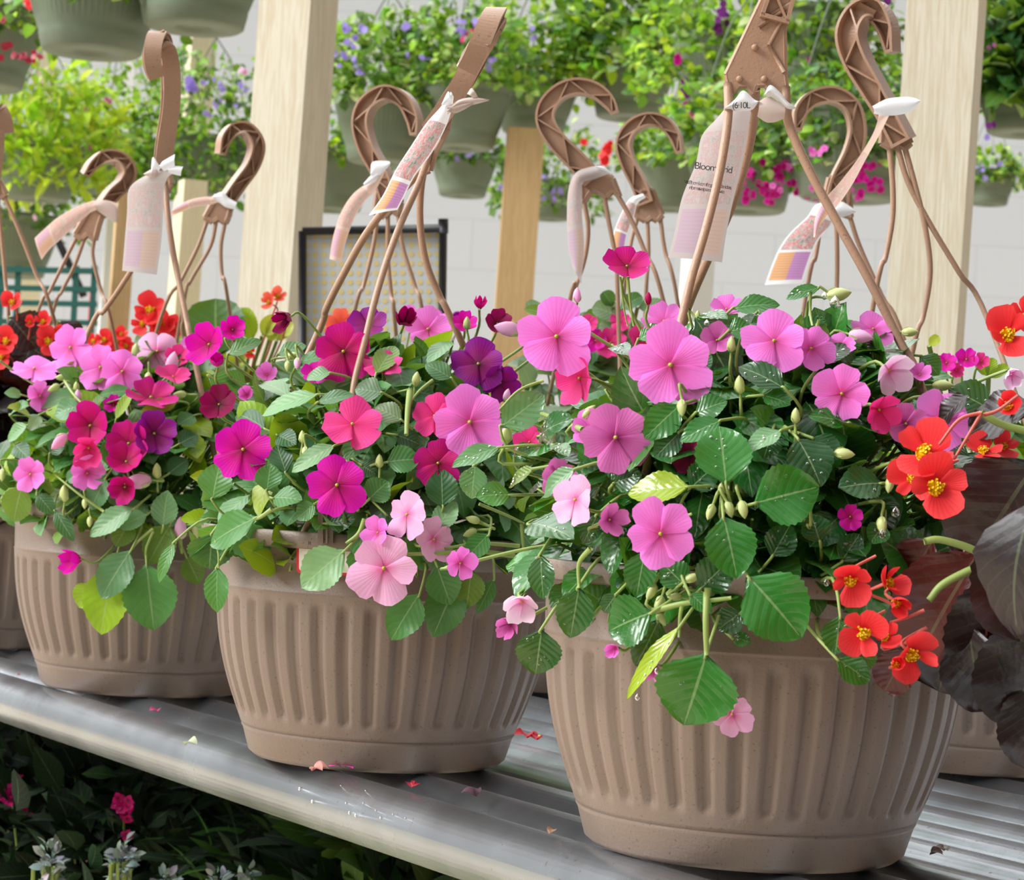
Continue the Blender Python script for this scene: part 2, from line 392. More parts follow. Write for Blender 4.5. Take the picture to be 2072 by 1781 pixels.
class Plant:
    """one plant: an Empty at the soil, a foliage mesh, a stems mesh, and flowers and buds as parts"""
    def __init__(s, name, base, zr, a, h, label, cat, wet=False, group=None):
        s.c = np.asarray(base, float).copy(); s.c[2] = zr; s.a = a; s.h = h; s.wet = wet
        s.root = empty(name, s.c - V(0, 0, .012), label, cat, group); s.fol = MB(); s.st = MB(); s.dr = MB(); s.nf = 0; s.ac = .142
    def surf(s, px, py, bias=0.0, k=1.0):
        d = ray(px, py); sc = V(s.a * k, s.a * k, s.h * k); o = (O - s.c) / sc; dd = d / sc
        A = dd @ dd; B = 2 * o @ dd; C = o @ o - 1; D = B * B - 4 * A * C
        P = None
        if D > 0:
            t = (-B - math.sqrt(D)) / (2 * A); P = O + d * t
            if P[2] < s.c[2] - .0: P = None
        if P is None and D <= 0 and s.c[2] < (O + d * (-B / (2 * A)))[2]:
            P = O + d * (-B / (2 * A))
        if P is None:
            o2 = (O - s.c)[:2]; d2 = d[:2]; A = d2 @ d2; B = 2 * o2 @ d2; C = o2 @ o2 - (s.ac) ** 2; D = B * B - 4 * A * C
            t = (-B - math.sqrt(max(D, 0))) / (2 * A); P = O + d * t
        return P - nrm(d) * bias
    def leaf(s, b, t, w, kind='m', tilt=None, bias=None, curl=.1, fold=.2, pet=True, blunt=None):
        bi = .004 + rng.uniform(0, .008) if bias is None else bias
        P0 = s.surf(*b, bi); P1 = s.surf(*t, bi + .001)
        d = np.linalg.norm(P0 - O); W = w * d / FPX * 1.12
        if tilt is None: tilt = (rng.uniform(-.25, .25), rng.uniform(.05, .5))
        nx, ny = tilt; N = nx * R + ny * U - math.sqrt(max(.05, 1 - nx * nx - ny * ny)) * F
        c = jit(LC[kind], .1)
        leafblade(s.fol, P0, P1, W, N, c, curl=curl * rng.uniform(.6, 1.4), fold=fold, nu=20, nv=9, blunt=blunt)
        if pet:
            into = s.c + V(0, 0, .03) - P0; q = P0 + nrm(P0 - P1) * .012 + into * .12
            tube(s.st, [P0 + (P1 - P0) * .1, P0, q, P0 + into * .35 + V(0, 0, -.006)], .0007, .0011, 6, 4)
        if s.wet and rng.random() < .85:
            for _ in range(rng.integers(3, 9)):
                tt = rng.uniform(.2, .8); ss = rng.uniform(-.6, .6); A = nrm(P1 - P0); Nn = nrm(N - A * (N @ A)); B = np.cross(Nn, A); ww = (tt ** .5 * (1 - tt) ** .62) / .46
                L_ = np.linalg.norm(P1 - P0)
                hh = fold * abs(ss) ** 1.4 * ww * W / 2 + curl * L_ * 2.2 * tt * (1 - tt)
                s.drop(P0 + A * L_ * tt + B * ss * ww * W / 2 + Nn * (hh + .0003), rng.uniform(.0004, .0010), Nn)
    def drop(s, p, r, n_=None):
        ax = basis(n_ if n_ is not None else -F)
        lathe(s.dr, [(0, -.35 * r), (.75 * r, -.3 * r), (r, 0), (.75 * r, .45 * r), (.3 * r, .65 * r), (0, .68 * r)], p, 8, axis=ax)
    def place(s, me, name, P, ax, sc, kids=()):
        o = bpy.data.objects.new(name, me); COL.objects.link(o); o.parent = s.root
        mm = Matrix.Identity(4); P = P - np.array(s.root.location)
        for i in range(3):
            for j in range(3): mm[i][j] = ax[j][i] * sc
            mm[i][3] = P[i]
        o.matrix_local = mm
        for kn, km in kids:
            c = bpy.data.objects.new(kn, km); COL.objects.link(c); c.parent = o
        return o
    def pedicel(s, P, n_, r=.0009, ln=.035, mi=0):
        q = P - n_ * ln * .5 + V(0, 0, -.004); into = s.c + V(0, 0, s.h * .2) - P
        tube(s.st, [P - n_ * .001, q, P - n_ * ln * .6 + into * .3, P + into * .5], r, r * 1.4, 5, 4, mi=mi)
    shortped = False
    def flower(s, x, y, r, col, n_=(0, 0), rot=0, cup=8, bias=.012, P=None, lab=None):
        global CM
        if CM is None: CM = centremesh()
        if P is None: P = s.surf(x, y, bias)
        d = (P - O) @ F; nx, ny = n_
        N = nrm(nx * R + ny * U - math.sqrt(max(.03, 1 - nx * nx - ny * ny)) * F); s.nf += 1
        me = flowermesh(col, cup, s.nf % 7); kids = [('flower_center', CM)] if cup < 45 else []
        o = s.place(me, 'flower', P, basis(N, math.radians(rot)), r * d / FPX, kids)
        o['label'] = PN[col].replace('_', ' ') + (' half-closed flower' if cup >= 45 else ' five-petalled flower')
        s.pedicel(P, N); return o
    def begonia(s, x, y, r, n_=(0, 0), rot=0, col='R', cup=18, bias=.01, P=None):
        if P is None: P = s.surf(x, y, bias)
        d = (P - O) @ F; nx, ny = n_; N = nrm(nx * R + ny * U - math.sqrt(max(.03, 1 - nx * nx - ny * ny)) * F); s.nf += 1
        o = s.place(begoniamesh(col, s.nf % 4, cup), 'flower', P, basis(N, math.radians(rot)), r * d / FPX, [('stamens', stamenmesh())])
        o['label'] = 'red four-petalled flower with yellow stamens' if col == 'R' else 'coral four-petalled flower'
        if s.shortped: tube(s.st, [P - N * .001, P - N * .014, P - N * .018 + V(.012, 0, .006)], .0009, .0008, 5, 4, mi=1)
        else: s.pedicel(P, N, .0010, .05, mi=1)
    def bud(s, x, y, r, kind='g', up=(0, 1), bias=.014):
        P = s.surf(x, y, bias); d = (P - O) @ F; a = nrm(up[0] * R + up[1] * U - .3 * F)
        o = s.place(budmesh(kind), 'bud', P, basis(a, 1.0), r * d / FPX)
        o['label'] = {'g': 'pale green bud', 'p': 'white-pink bud', 'M': 'magenta bud', 'P': 'pink bud', 'L': 'pale pink bud'}[kind]
        q = P - a * r * d / FPX * .9
        tube(s.st, [q, q - a * .01 + V(0, 0, -.002), q + (s.c + V(0, 0, s.h * .3) - q) * .3], .0008, .0012, 5, 4)
    def fill(s, n, kinds, size=(.026, .046), zlo=-.03, camside=True, rr=(.72, .97), stems=60, wid=.66):
        for i in range(n):
            a = rng.uniform(0, 2 * np.pi)
            if camside and rng.random() < .75: a = -np.pi / 2 + rng.normal(0, .9)
            e = rng.uniform(-.15, 1.0) ; k = rng.uniform(*rr)
            el = math.asin(max(-.3, min(1, e))); d = V(math.cos(a) * math.cos(el), math.sin(a) * math.cos(el), math.sin(el))
            P = s.c + d * V(s.a, s.a, s.h) * k
            if P[2] < s.c[2] + zlo: P[2] = s.c[2] + zlo
            L_ = rng.uniform(*size); out = nrm(d * V(1, 1, .5)); sw = rng.normal(0, .8, 3)
            A = nrm(out * .7 + V(0, 0, rng.uniform(-.7, .4)) + sw * .5); N = nrm(d * .7 + V(0, 0, .9) + rng.normal(0, .35, 3) - F * .3)
            leafblade(s.fol, P - A * L_ * .5, P + A * L_ * .5, L_ * rng.uniform(wid - .1, wid + .12), N, jit(LC[random.choice(kinds)], .16), curl=rng.uniform(.05, .25), fold=rng.uniform(.05, .35), nu=12, nv=5)
            if i % 3 == 0: tube(s.st, [P - A * L_ * .5, P - A * L_ * .6 - V(0, 0, .006), s.c + d * V(s.a, s.a, s.h) * .4], .0007, .0012, 5, 3)
        for i in range(stems):
            a = -np.pi / 2 + rng.normal(0, 1.0); el = rng.uniform(.0, 1.2); d = V(math.cos(a) * math.cos(el), math.sin(a) * math.cos(el), math.sin(el)) * V(s.a, s.a, s.h)
            tube(s.st, [s.c + d * .1, s.c + d * .6 + V(0, 0, -.01), s.c + d * rng.uniform(.8, .95)], .0018, .0009, 6, 4)
    def finish(s, wet=None, droplets=True):
        b = np.array(s.root.location)
        if s.fol.n: s.fol.obj('foliage', M[wet or ('leaf_wet' if s.wet else 'leaf_dry')], s.root, base=b)
        if s.st.n: s.st.obj('stems', [M['stem'], M['stemr']], s.root, base=b)
        if s.dr.n and droplets: tag(s.dr.obj('water_droplets', M['drop'], s.root, base=b), kind='stuff')

# ------------------------------------------------------------------ bench
BV = nrm(V(-0.539, 0.8423, 0)); BN = nrm(V(.8423, .539, 0)); ZB = ZC - .207
def uv2w(u, v, z): return V(0, 0, z) + BV * u + BN * v
bench = empty('metal_bench', uv2w(1.2, .74, 0), 'long galvanised steel bench of parallel tubes carrying the brown flower pots', 'bench')
for i in range(16):
    mb = MB(); r = .021; v_ = .7385 + .0545 * i; zc = ZB - r - (0 if i % 3 else .0)
    tube(mb, [uv2w(.25, v_, zc), uv2w(4.2, v_, zc)], r, n=40, k=0)
    o = mb.obj('tube', M['metal'], bench)
for u in (.4, 3.6):
    mb = MB(); bar(mb, uv2w(u, .76, ZB - .062), uv2w(u, 1.58, ZB - .062), .02, .02); mb.obj('cross_bar', M['metal'], bench, smooth=False)
    for v_ in (.86, 1.52):
        mb = MB(); bar(mb, uv2w(u, v_, 0), uv2w(u, v_, ZB - .08), .02, .02, ref=(0, 1, 0)); mb.obj('leg', M['metal'], bench, smooth=False)

# ------------------------------------------------------------------ pots
def potmesh(n=320, ribs=40, rows=60, prof=None, depth=.0034):
    mb = MB(); th = np.linspace(0, 2 * np.pi, n, endpoint=False)
    # outside from the base up, z measured from the base
    P = [(0, .004), (.070, .004), (.078, .0), (.0865, .0008), (.0905, .004), (.0950, .0192), (.0962, .0212), (.0950, .0222)]
    zz = np.linspace(.0230, .118, rows)
    for z in zz:
        t = (z - .0230) / (.118 - .0230); P.append((.0966 + .0222 * t + .0052 * math.sin(math.pi * t), z))
    P += [(.1193, .1185), (.1186, .1195), (.1195, .147), (.1200, .1485), (.1298, .1488), (.1306, .1500), (.1312, .1592), (.1304, .160), (.1270, .160), (.1262, .159), (.118, .135), (.112, .12)]
    P = np.array(P)
    vs = []
    for r, z in P:
        win = 1 / (1 + math.exp(-(z - .0335) / .0013)) * 1 / (1 + math.exp((z - .1105) / .0013)) if .0230 <= z <= .118 else 0
        g = np.clip(np.cos(ribs * th) * 1.5 + .05, 0, 1); g = g * g * (3 - 2 * g)
        rr = r - depth * win * g
        vs.append(np.stack([rr * np.cos(th), rr * np.sin(th), np.full(n, z)], 1))
    mb.add(np.vstack(vs), gridfaces(len(P), n, True)); return mb.mesh('pot_shell', [M['pot']])
POT = potmesh()
def soilmesh():
    mb = MB(); n = 40; th = np.linspace(0, 2 * np.pi, n, endpoint=False); vs = []
    for r in np.linspace(.001, .117, 10):
        vs.append(np.stack([r * np.cos(th), r * np.sin(th), .146 + rng.normal(0, .002, n)], 1))
    mb.add(np.vstack(vs), gridfaces(10, n, True)); return mb.mesh('potting_soil', [M['soil']])
SOIL = soilmesh()
def mkpot(P, label, sc=1.01, rz=0.0):
    root = empty('flower_pot', P, label, 'flower pot', 'brown ribbed plastic pots on the bench')
    for nm, me in (('pot_shell', POT), ('potting_soil', SOIL)):
        o = bpy.data.objects.new(nm, me); COL.objects.link(o); o.parent = root; o.scale = (sc,) * 3; o.rotation_euler.z = rz
    return root
def hookpart(root, pts, wf, psi=0, zig=7, D=None, name='hook'):
    """centre line given as (px,py,depth,half height px); two flanges, a thin web and zigzag ribs"""
    mb = MB(); c = np.array([at(p[0], p[1], p[2]) for p in pts]); hw = np.array([p[3] * p[2] / FPX for p in pts])
    k = 7; q = smoothpts(np.hstack([c, hw[:, None]]), k); c, hw = q[:, :3], q[:, 3]; _, T = frames(c); n = len(c)
    W0 = F * math.cos(psi) + R * math.sin(psi)
    W = np.array([nrm(W0 - t * (W0 @ t)) for t in T]); N = np.cross(T, W)
    th = .0011
    for sg in (1, -1):
        vs = []
        for i in range(n):
            b = c[i] + sg * N[i] * hw[i]
            for a, e in ((-1, -1), (1, -1), (1, 1), (-1, 1)): vs.append(b + W[i] * wf * a + N[i] * th * e)
        mb.add(vs, gridfaces(n, 4, True))
    vs = []
    for i in range(n):
        for a, e in ((-1, -1), (1, -1), (1, 1), (-1, 1)): vs.append(c[i] + W[i] * .0007 * a + N[i] * hw[i] * e)
    mb.add(vs, gridfaces(n, 4, True))
    for e in (0, n - 1):
        box(mb, c[e], (.0012, wf, hw[e] + th), (T[e], W[e], N[e]))
    idx = np.linspace(0, n - 1, zig + 1).astype(int)
    for j in range(zig):
        a, b = idx[j], idx[j + 1]; sg = 1 if j % 2 else -1
        bar(mb, c[a] + N[a] * hw[a] * sg, c[b] - N[b] * hw[b] * sg, wf * .85, .0007, ref=N[a])
    o = mb.obj(name, M['hang'], root, smooth=False); return c
def hubpart(root, quad, D, roots, th=.0016, round_=True):
    """flat webbed plate between the hook and the strands: quad in px (top-left, top-right, bottom-right, bottom-left)"""
    mb = MB(); P = [at(x, y, D) for x, y in quad]; n = len(P)
    vs = [p - F * th for p in P] + [p + F * th for p in P]
    mb.poly(vs, [tuple(range(n))[::-1], tuple(range(n, 2 * n))] + [(i, (i + 1) % n, n + (i + 1) % n, n + i) for i in range(n)])
    for i in range(n):
        a, b = P[i], P[(i + 1) % n]; tube(mb, [a, b], .0019 * D / 1.3, n=6, k=0)
    return mb.obj('hub', M['hang'], root, smooth=False)
def rimpt(P, ang): return np.asarray(P) + V(math.cos(ang) * .124, math.sin(ang) * .124, .158)
def autoend(Pp, pts):
    (x0, y0), (x1, y1) = pts[-2], pts[-1]; best = None
    for k in range(48):
        e = rimpt(Pp, k * math.pi / 24); q = e - O; d = q @ F; x = CX + FPX * (q @ R) / d; y = CY - FPX * (q @ U) / d
        xe = x1 + (x1 - x0) * .6 * (y - y1) / max(20, y1 - y0); c = abs(x - xe)
        if best is None or c < best[0]: best = (c, e)
    return best[1]
def strand(root, pts, D, r, end=None, D1=None):
    n = len(pts); D1 = D if D1 is None else D1
    p = [at(x, y, D + (D1 - D) * i / max(1, n - 1)) for i, (x, y) in enumerate(pts)]
    if end is not None: p.append(end)
    mb = MB(); tube(mb, p, r * 1.15, r, 10, 6); return mb.obj('strand', M['hang'], root)

P1 = onz(1503, 1715, ZB); P2 = onz(762, 1533, ZB); P3 = onz(293, 1392, ZB); P4 = P3 + (P3 - P2) * .97
P0_ = P1 - (P2 - P1) * .98
def gp(px, D):
    p = at(px, 1000, D); p[2] = ZB; return p
pots = {
 'a': (P1, 'largest brown ribbed pot, nearest on the bench, under the pink impatiens wet with drops'),
 'b': (P2, 'brown ribbed pot in the middle with a red-edged price sticker under its rim'),
 'c': (P3, 'brown ribbed pot left of the one with the price sticker, magenta impatiens above it'),
 'd': (P4, 'brown ribbed pot cut by the left edge of the picture, half hidden in shade'),
 'e': (P0_, 'brown ribbed pot beyond the right edge under the bronze-leaved begonia'),
 'f': (gp(1990, 1.78), 'shaded brown pot at far right behind the largest pot'),
 'g': (gp(1190, 2.24), 'brown pot seen through the gap between the two biggest pots'),
 'h': (gp(1745, 2.22), 'brown pot hidden behind the wet pink impatiens mound'),
 'i': (gp(1340, 2.56), 'back row brown pot under the orange and pink flowers'),
 'j': (gp(760, 2.44), 'back row brown pot standing before the black-framed dotted panel'),
 'k': (gp(440, 2.66), 'back row brown pot under the big round dark green leaf'),
 'l': (gp(120, 2.86), 'back row brown pot in front of the green metal rack')}
POTS = {k: mkpot(*v, rz=.3 * i) for i, (k, v) in enumerate(pots.items())}
PB = {k: v[0] for k, v in pots.items()}
# ------------------------------------------------------------------ hangers: hook, hub and strands belong to their pots
r_ = POTS['a']; D = 1.29
hookpart(r_, [(1566, 40, D, 26), (1590, -60, D, 22), (1560, -170, D, 22), (1500, -240, D, 22), (1430, -200, D, 18), (1400, -130, D, 12)], .006, 0, 8)
hubpart(r_, [(1552, -20), (1603, -40), (1586, 60), (1588, 156), (1592, 186), (1562, 190), (1549, 172), (1531, 172), (1524, 190), (1512, 174), (1493, 174), (1478, 190), (1470, 152)], D, 3)
mb = MB()
for a, b in (((1560, 30), (1604, 5)), ((1535, 55), (1598, 12)), ((1598, 12), (1556, 92)), ((1556, 92), (1586, 146))): tube(mb, [at(*a, D - .002), at(*b, D - .002)], .0013, n=6, k=0)
for x, y in ((1496, 160), (1546, 160), (1527, 96)): lathe(mb, [(0, .003), (.0016, .003), (.002, 0)], at(x, y, D - .002), 10, axis=basis(-F))
mb.obj('hub_rib', M['hang'], r_)
strand(r_, [(1473, 170), (1473, 240), (1458, 340), (1432, 450), (1400, 560), (1376, 660), (1345, 780), (1315, 890), (1303, 970)], D, .0023, rimpt(P1, -2.35), 1.22)
strand(r_, [(1528, 180), (1525, 240), (1505, 340), (1475, 430), (1430, 530), (1392, 620), (1372, 690)], D, .0026, rimpt(P1, 2.3), 1.38)
strand(r_, [(1589, 176), (1596, 250), (1640, 350), (1700, 460), (1760, 570), (1820, 690), (1866, 790)], D, .0024, rimpt(P1, -.35), 1.27)
r_ = POTS['b']; D = 1.6
hookpart(r_, [(872, 262, D, 10), (905, 215, D, 14), (940, 160, D, 16), (975, 95, D + .005, 16), (998, 45, D, 14), (1004, 28, D - .012, 10), (990, 48, D - .028, 9), (970, 90, D - .034, 8), (945, 140, D - .03, 7)], .0072, 1.48, 8)
hubpart(r_, [(880, 255), (912, 228), (905, 262), (880, 310), (870, 345), (855, 350), (846, 335)], D, 3)
strand(r_, [(873, 290), (845, 350), (790, 410), (740, 475), (695, 555), (660, 625), (636, 690)], D, .0025, rimpt(P2, 2.9), 1.66)
strand(r_, [(872, 300), (850, 365), (812, 450), (782, 530), (758, 610), (738, 692), (716, 780), (700, 900)], D, .0022, rimpt(P2, -2.0), 1.52)
strand(r_, [(868, 310), (853, 370), (850, 450), (862, 530), (890, 600), (925, 672)], D, .0024, rimpt(P2, .35), 1.62)
# price sticker hooked on the rim of the middle pot
r_ = POTS['c']; D = 2.0
hookpart(r_, [(328, 345, D, 10), (334, 290, D, 13), (345, 210, D, 14), (344, 140, D, 14), (334, 92, D - .004, 12), (318, 76, D - .02, 9), (308, 100, D - .036, 8), (308, 130, D - .04, 7), (317, 156, D - .038, 6)], .0075, 1.25, 8)
hubpart(r_, [(318, 335), (342, 335), (346, 372), (334, 395), (326, 395), (316, 372)], D, 2)
strand(r_, [(325, 370), (306, 440), (280, 520), (245, 580), (210, 630), (180, 670)], D, .0022, rimpt(P3, 3.0), 2.05)
strand(r_, [(334, 370), (340, 440), (352, 520), (366, 590), (378, 650), (390, 710)], D, .0024, rimpt(P3, -.9), 1.95)
strand(r_, [(330, 380), (344, 470), (360, 560), (372, 640), (380, 710)], D + .01, .0022, rimpt(P3, 1.0), 2.07)
def backhanger(k, D, hook, quad, strands, psi=0.0, wf=.0065, sr=.002, zig=8):
    r_ = POTS[k]; Pp = PB[k]
    hookpart(r_, [(x, y, D, w) for x, y, w in hook], wf, psi, zig)
    hubpart(r_, quad, D, 3)
    angs = [2.6, -1.6, .4, -2.6]
    for i, s in enumerate(strands): strand(r_, s, D, sr, autoend(Pp, s), D)
backhanger('f', 1.75, [(1828, 285, 18), (1800, 232, 18), (1768, 178, 20), (1735, 120, 22), (1722, 70, 22), (1740, 30, 20), (1772, 22, 18), (1795, 55, 14), (1806, 104, 6)],
           [(1786, 235), (1820, 235), (1843, 290), (1832, 300), (1815, 292), (1800, 300), (1783, 290)],
           [[(1800, 300), (1806, 370), (1806, 440), (1792, 520), (1770, 600)], [(1815, 295), (1838, 370), (1880, 450), (1940, 550), (2002, 655)], [(1830, 296), (1850, 370), (1872, 460), (1882, 550), (1868, 640), (1845, 720)]], .55, .0095)
backhanger('g', 2.1, [(1198, 362, 20), (1165, 325, 19), (1130, 290, 18), (1105, 250, 17), (1108, 215, 16), (1135, 186, 15), (1170, 176, 15), (1205, 184, 14), (1230, 205, 12), (1244, 228, 6)],
           [(1172, 352), (1205, 338), (1240, 362), (1254, 398), (1240, 385), (1226, 400), (1212, 388), (1196, 386), (1180, 410)],
           [[(1180, 400), (1190, 460), (1184, 520), (1165, 580), (1150, 620)], [(1222, 392), (1232, 450), (1245, 520), (1250, 600)], [(1248, 392), (1275, 440), (1305, 510), (1345, 620)]], .12, .006)
backhanger('i', 2.35, [(1308, 410, 14), (1295, 375, 14), (1272, 330, 13), (1263, 290, 13), (1280, 258, 12), (1312, 243, 12), (1345, 250, 12), (1366, 275, 10), (1376, 308, 5)],
           [(1300, 385), (1320, 385), (1340, 435), (1330, 448), (1318, 440), (1306, 448), (1292, 440), (1284, 432)],
           [[(1290, 440), (1275, 500), (1262, 600)], [(1310, 445), (1312, 520), (1306, 620)], [(1336, 440), (1346, 510), (1372, 615)]], .3, .007)
backhanger('h', 2.1, [(1690, 420, 22), (1700, 370, 20), (1725, 310, 17), (1734, 260, 15), (1720, 215, 15), (1685, 193, 15), (1645, 200, 14), (1620, 225, 12), (1612, 262, 6)],
           [(1678, 360), (1712, 360), (1720, 412), (1722, 440), (1700, 432), (1688, 445), (1670, 440), (1658, 440)],
           [[(1662, 440), (1650, 520), (1632, 590)], [(1692, 440), (1694, 540), (1690, 660)], [(1720, 440), (1740, 500), (1785, 600), (1830, 690)]], -.12, .006)
backhanger('j', 2.25, [(790, 400, 16), (772, 350, 15), (745, 300, 15), (733, 250, 15), (745, 212, 14), (782, 190, 14), (820, 205, 13), (838, 240, 11), (842, 272, 6)],
           [(768, 360), (800, 360), (812, 410), (806, 435), (792, 425), (778, 440), (758, 430)],
           [[(765, 430), (755, 500), (735, 580), (715, 640)], [(785, 435), (785, 520), (792, 600), (800, 660)], [(805, 432), (815, 500), (840, 580), (858, 650)]], .35, .0085)
backhanger('k', 2.5, [(452, 415, 12), (480, 375, 12), (508, 335, 12), (518, 295, 12), (500, 265, 11), (475, 262, 11), (455, 280, 9), (446, 310, 5)],
           [(440, 395), (470, 405), (462, 440), (456, 452), (442, 442), (430, 450), (415, 440)],
           [[(420, 445), (400, 500), (365, 570), (325, 645)], [(438, 446), (425, 500), (385, 570), (370, 620)], [(456, 448), (447, 500), (450, 560), (462, 612)]], -.5, .009)
backhanger('l', 2.6, [(200, 430, 12), (225, 395, 12), (250, 370, 12), (258, 345, 12), (240, 322, 11), (212, 318, 11), (188, 332, 8), (172, 352, 5)],
           [(190, 410), (212, 420), (200, 455), (192, 486), (178, 474), (166, 484), (152, 474)],
           [[(156, 478), (130, 530), (100, 590), (72, 645)], [(172, 480), (150, 540), (125, 590), (104, 645)], [(191, 482), (188, 520), (205, 590), (228, 662)]], -.6, .009)
backhanger('d', 2.38, [(-20, 380, 12), (-12, 330, 12), (-8, 270, 12), (-14, 235, 11), (-2, 226, 8), (8, 245, 7), (12, 268, 4)],
           [(-26, 360), (0, 368), (12, 392), (2, 402), (-8, 395), (-30, 400)],
           [[(6, 392), (40, 470), (75, 560), (108, 640)], [(-5, 400), (5, 500), (12, 580), (18, 660)]], 1.2, .008)

# ------------------------------------------------------------------ plant tags looped round the hangers
def strip(edges, D, mats, mb=None, wob=.0):
    """paper-thin plastic strip from pairs of edge points in px, each with its depth"""
    mb = mb or MB(); q = smoothpts(np.array([np.hstack([at(a[0], a[1], D + dz), at(b[0], b[1], D + dz2)]) for a, b, dz, dz2 in edges]), 6)
    n = len(q); nv = 5; vs = []; uv = []
    for i in range(n):
        for j in range(nv):
            f = j / (nv - 1); p = q[i, :3] * (1 - f) + q[i, 3:] * f; vs.append(p - F * .004 * math.sin(math.pi * f)); uv.append((i / (n - 1), f))
    mb.add(vs, gridfaces(n, nv), np.array(uv)); return mb
def text(s, size, mat, parent, P, ax, name='printed_text', space=1.0):
    c = bpy.data.curves.new(name, 'FONT'); c.body = s; c.size = size; c.align_x = 'CENTER'; c.space_character = space
    o = bpy.data.objects.new(name, c); COL.objects.link(o)
    bpy.context.view_layer.update()
    me = bpy.data.meshes.new_from_object(o.evaluated_get(bpy.context.evaluated_depsgraph_get())); bpy.data.objects.remove(o)
    me.materials.clear(); me.materials.append(mat)
    o = bpy.data.objects.new(name, me); COL.objects.link(o); o.parent = parent
    P = np.asarray(P) - np.array(parent.location); mm = Matrix.Identity(4)
    for i in range(3):
        for j in range(3): mm[i][j] = ax[j][i]
        mm[i][3] = P[i]
    o.matrix_local = mm; return o
TG = 'plastic plant tags looped round the hangers'
def mktag(label, D, edges, mat, wings=(), wm='tagw', wd=.004):
    root = empty('plant_tag', at(edges[0][0][0], edges[0][0][1], D), label, 'plant tag', TG)
    e = [tuple(x) + (0, 0) if len(x) == 2 else x for x in edges]
    strip(e, D, None).obj('printed_strip', M[mat], root)
    for w in wings:
        mm_ = wm
        if isinstance(w[0], str): mm_, w = w[0], w[1]
        strip([tuple(x) + (0, 0) if len(x) == 2 else x for x in w], D - wd, None).obj('tag_collar', M[mm_], root)
    return root
DT = 1.30
t = mktag('large see-through grey-pink tag, back side, hanging from the nearest hanger', DT, [((1478, 205), (1522, 212)), ((1452, 238), (1518, 236)), ((1420, 275), (1512, 275)), ((1408, 330), (1502, 330)), ((1380, 400), (1485, 400)), ((1366, 465), (1470, 470)), ((1352, 521), (1461, 531))], 'tagb',
      [[((1463, 222), (1466, 220)), ((1487, 201), (1478, 224)), ((1504, 183), (1500, 225)), ((1525, 200), (1522, 222)), ((1537, 206), (1534, 207))],
       [((1546, 192), (1548, 193)), ((1558, 172), (1560, 196)), ((1578, 186), (1580, 208)), ((1592, 204), (1594, 220)), ((1611, 219), (1608, 221))],
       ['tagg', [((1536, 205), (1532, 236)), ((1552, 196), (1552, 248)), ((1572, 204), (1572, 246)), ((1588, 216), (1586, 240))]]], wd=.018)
axt = basis(nrm(-F - .1 * R), -.14)
text('BloomGrid', .0056, M['ink'], t, at(1443, 346, DT - .0085), axt, space=.85)
text('Visit Bloom1.com for great garden ideas,', .0030, M['ink'], t, at(1432, 377, DT - .0085), axt, space=.62)
text('informative tips and free advice', .0030, M['ink'], t, at(1430, 387, DT - .0085), axt, space=.62)
text('(6\u00b710L', .005, M['ink'], t, at(1500, 219, DT - .023), basis(-F), space=.8)
mktag('white-edged tag with red flower photo and orange and purple blocks, on the middle hanger', 1.575, [((912, 186), (918, 196)), ((893, 215), (914, 222)), ((862, 250), (900, 262)), ((832, 295), (872, 312)), ((800, 345), (838, 358)), ((775, 395), (815, 404)), ((746, 436), (804, 425))], 'tagf',
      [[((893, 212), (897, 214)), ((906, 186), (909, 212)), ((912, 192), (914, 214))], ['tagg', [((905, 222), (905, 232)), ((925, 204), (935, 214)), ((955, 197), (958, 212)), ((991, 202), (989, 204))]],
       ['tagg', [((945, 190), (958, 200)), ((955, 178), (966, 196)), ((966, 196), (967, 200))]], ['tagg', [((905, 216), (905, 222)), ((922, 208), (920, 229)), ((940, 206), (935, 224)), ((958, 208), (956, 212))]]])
t3 = mktag('thin twisted cream tag seen almost edge-on below the wet hook at upper right', 1.70, [((1780, 218), (1800, 232), 0, 0), ((1770, 262), (1782, 268), 0, .02), ((1738, 318), (1750, 326), 0, .02), ((1700, 368), (1724, 374), 0, .02), ((1672, 400), (1695, 416), 0, .01), ((1650, 440), (1662, 452), 0, 0), ((1646, 480), (1650, 484), 0, 0)], 'tagp',
      [[((1765, 215), (1768, 230)), ((1795, 200), (1790, 234)), ((1830, 196), (1822, 232)), ((1850, 198), (1845, 224)), ((1861, 203), (1860, 208))]])
mktag('bright white tag with flower photo, orange and magenta blocks, before the concrete wall', 2.085, [((1700, 420), (1706, 430)), ((1655, 412), (1690, 425)), ((1632, 440), (1682, 455)), ((1600, 470), (1662, 478)), ((1578, 500), (1650, 498)), ((1562, 535), (1636, 535)), ((1547, 577), (1624, 574))], 'tagf',
      [[((1680, 420), (1682, 440)), ((1700, 408), (1702, 440)), ((1718, 416), (1716, 436)), ((1732, 427), (1730, 430))]])
mktag('upright grey tag, back side, hanging below the tall left hook seen edge-on', 1.97, [((318, 346), (352, 348)), ((282, 362), (338, 362)), ((260, 385), (332, 386)), ((257, 430), (330, 432)), ((252, 490), (326, 492)), ((247, 548), (317, 556))], 'tagb',
      [[((305, 355), (308, 357)), ((309, 318), (318, 350)), ((322, 334), (326, 340)), ((330, 326), (332, 346)), ((354, 312), (354, 338))], [((340, 340), (342, 350)), ((355, 336), (356, 354)), ((371, 337), (366, 356))], ['tagg', [((290, 352), (296, 356)), ((312, 340), (314, 360)), ((320, 346), (322, 352))]]])
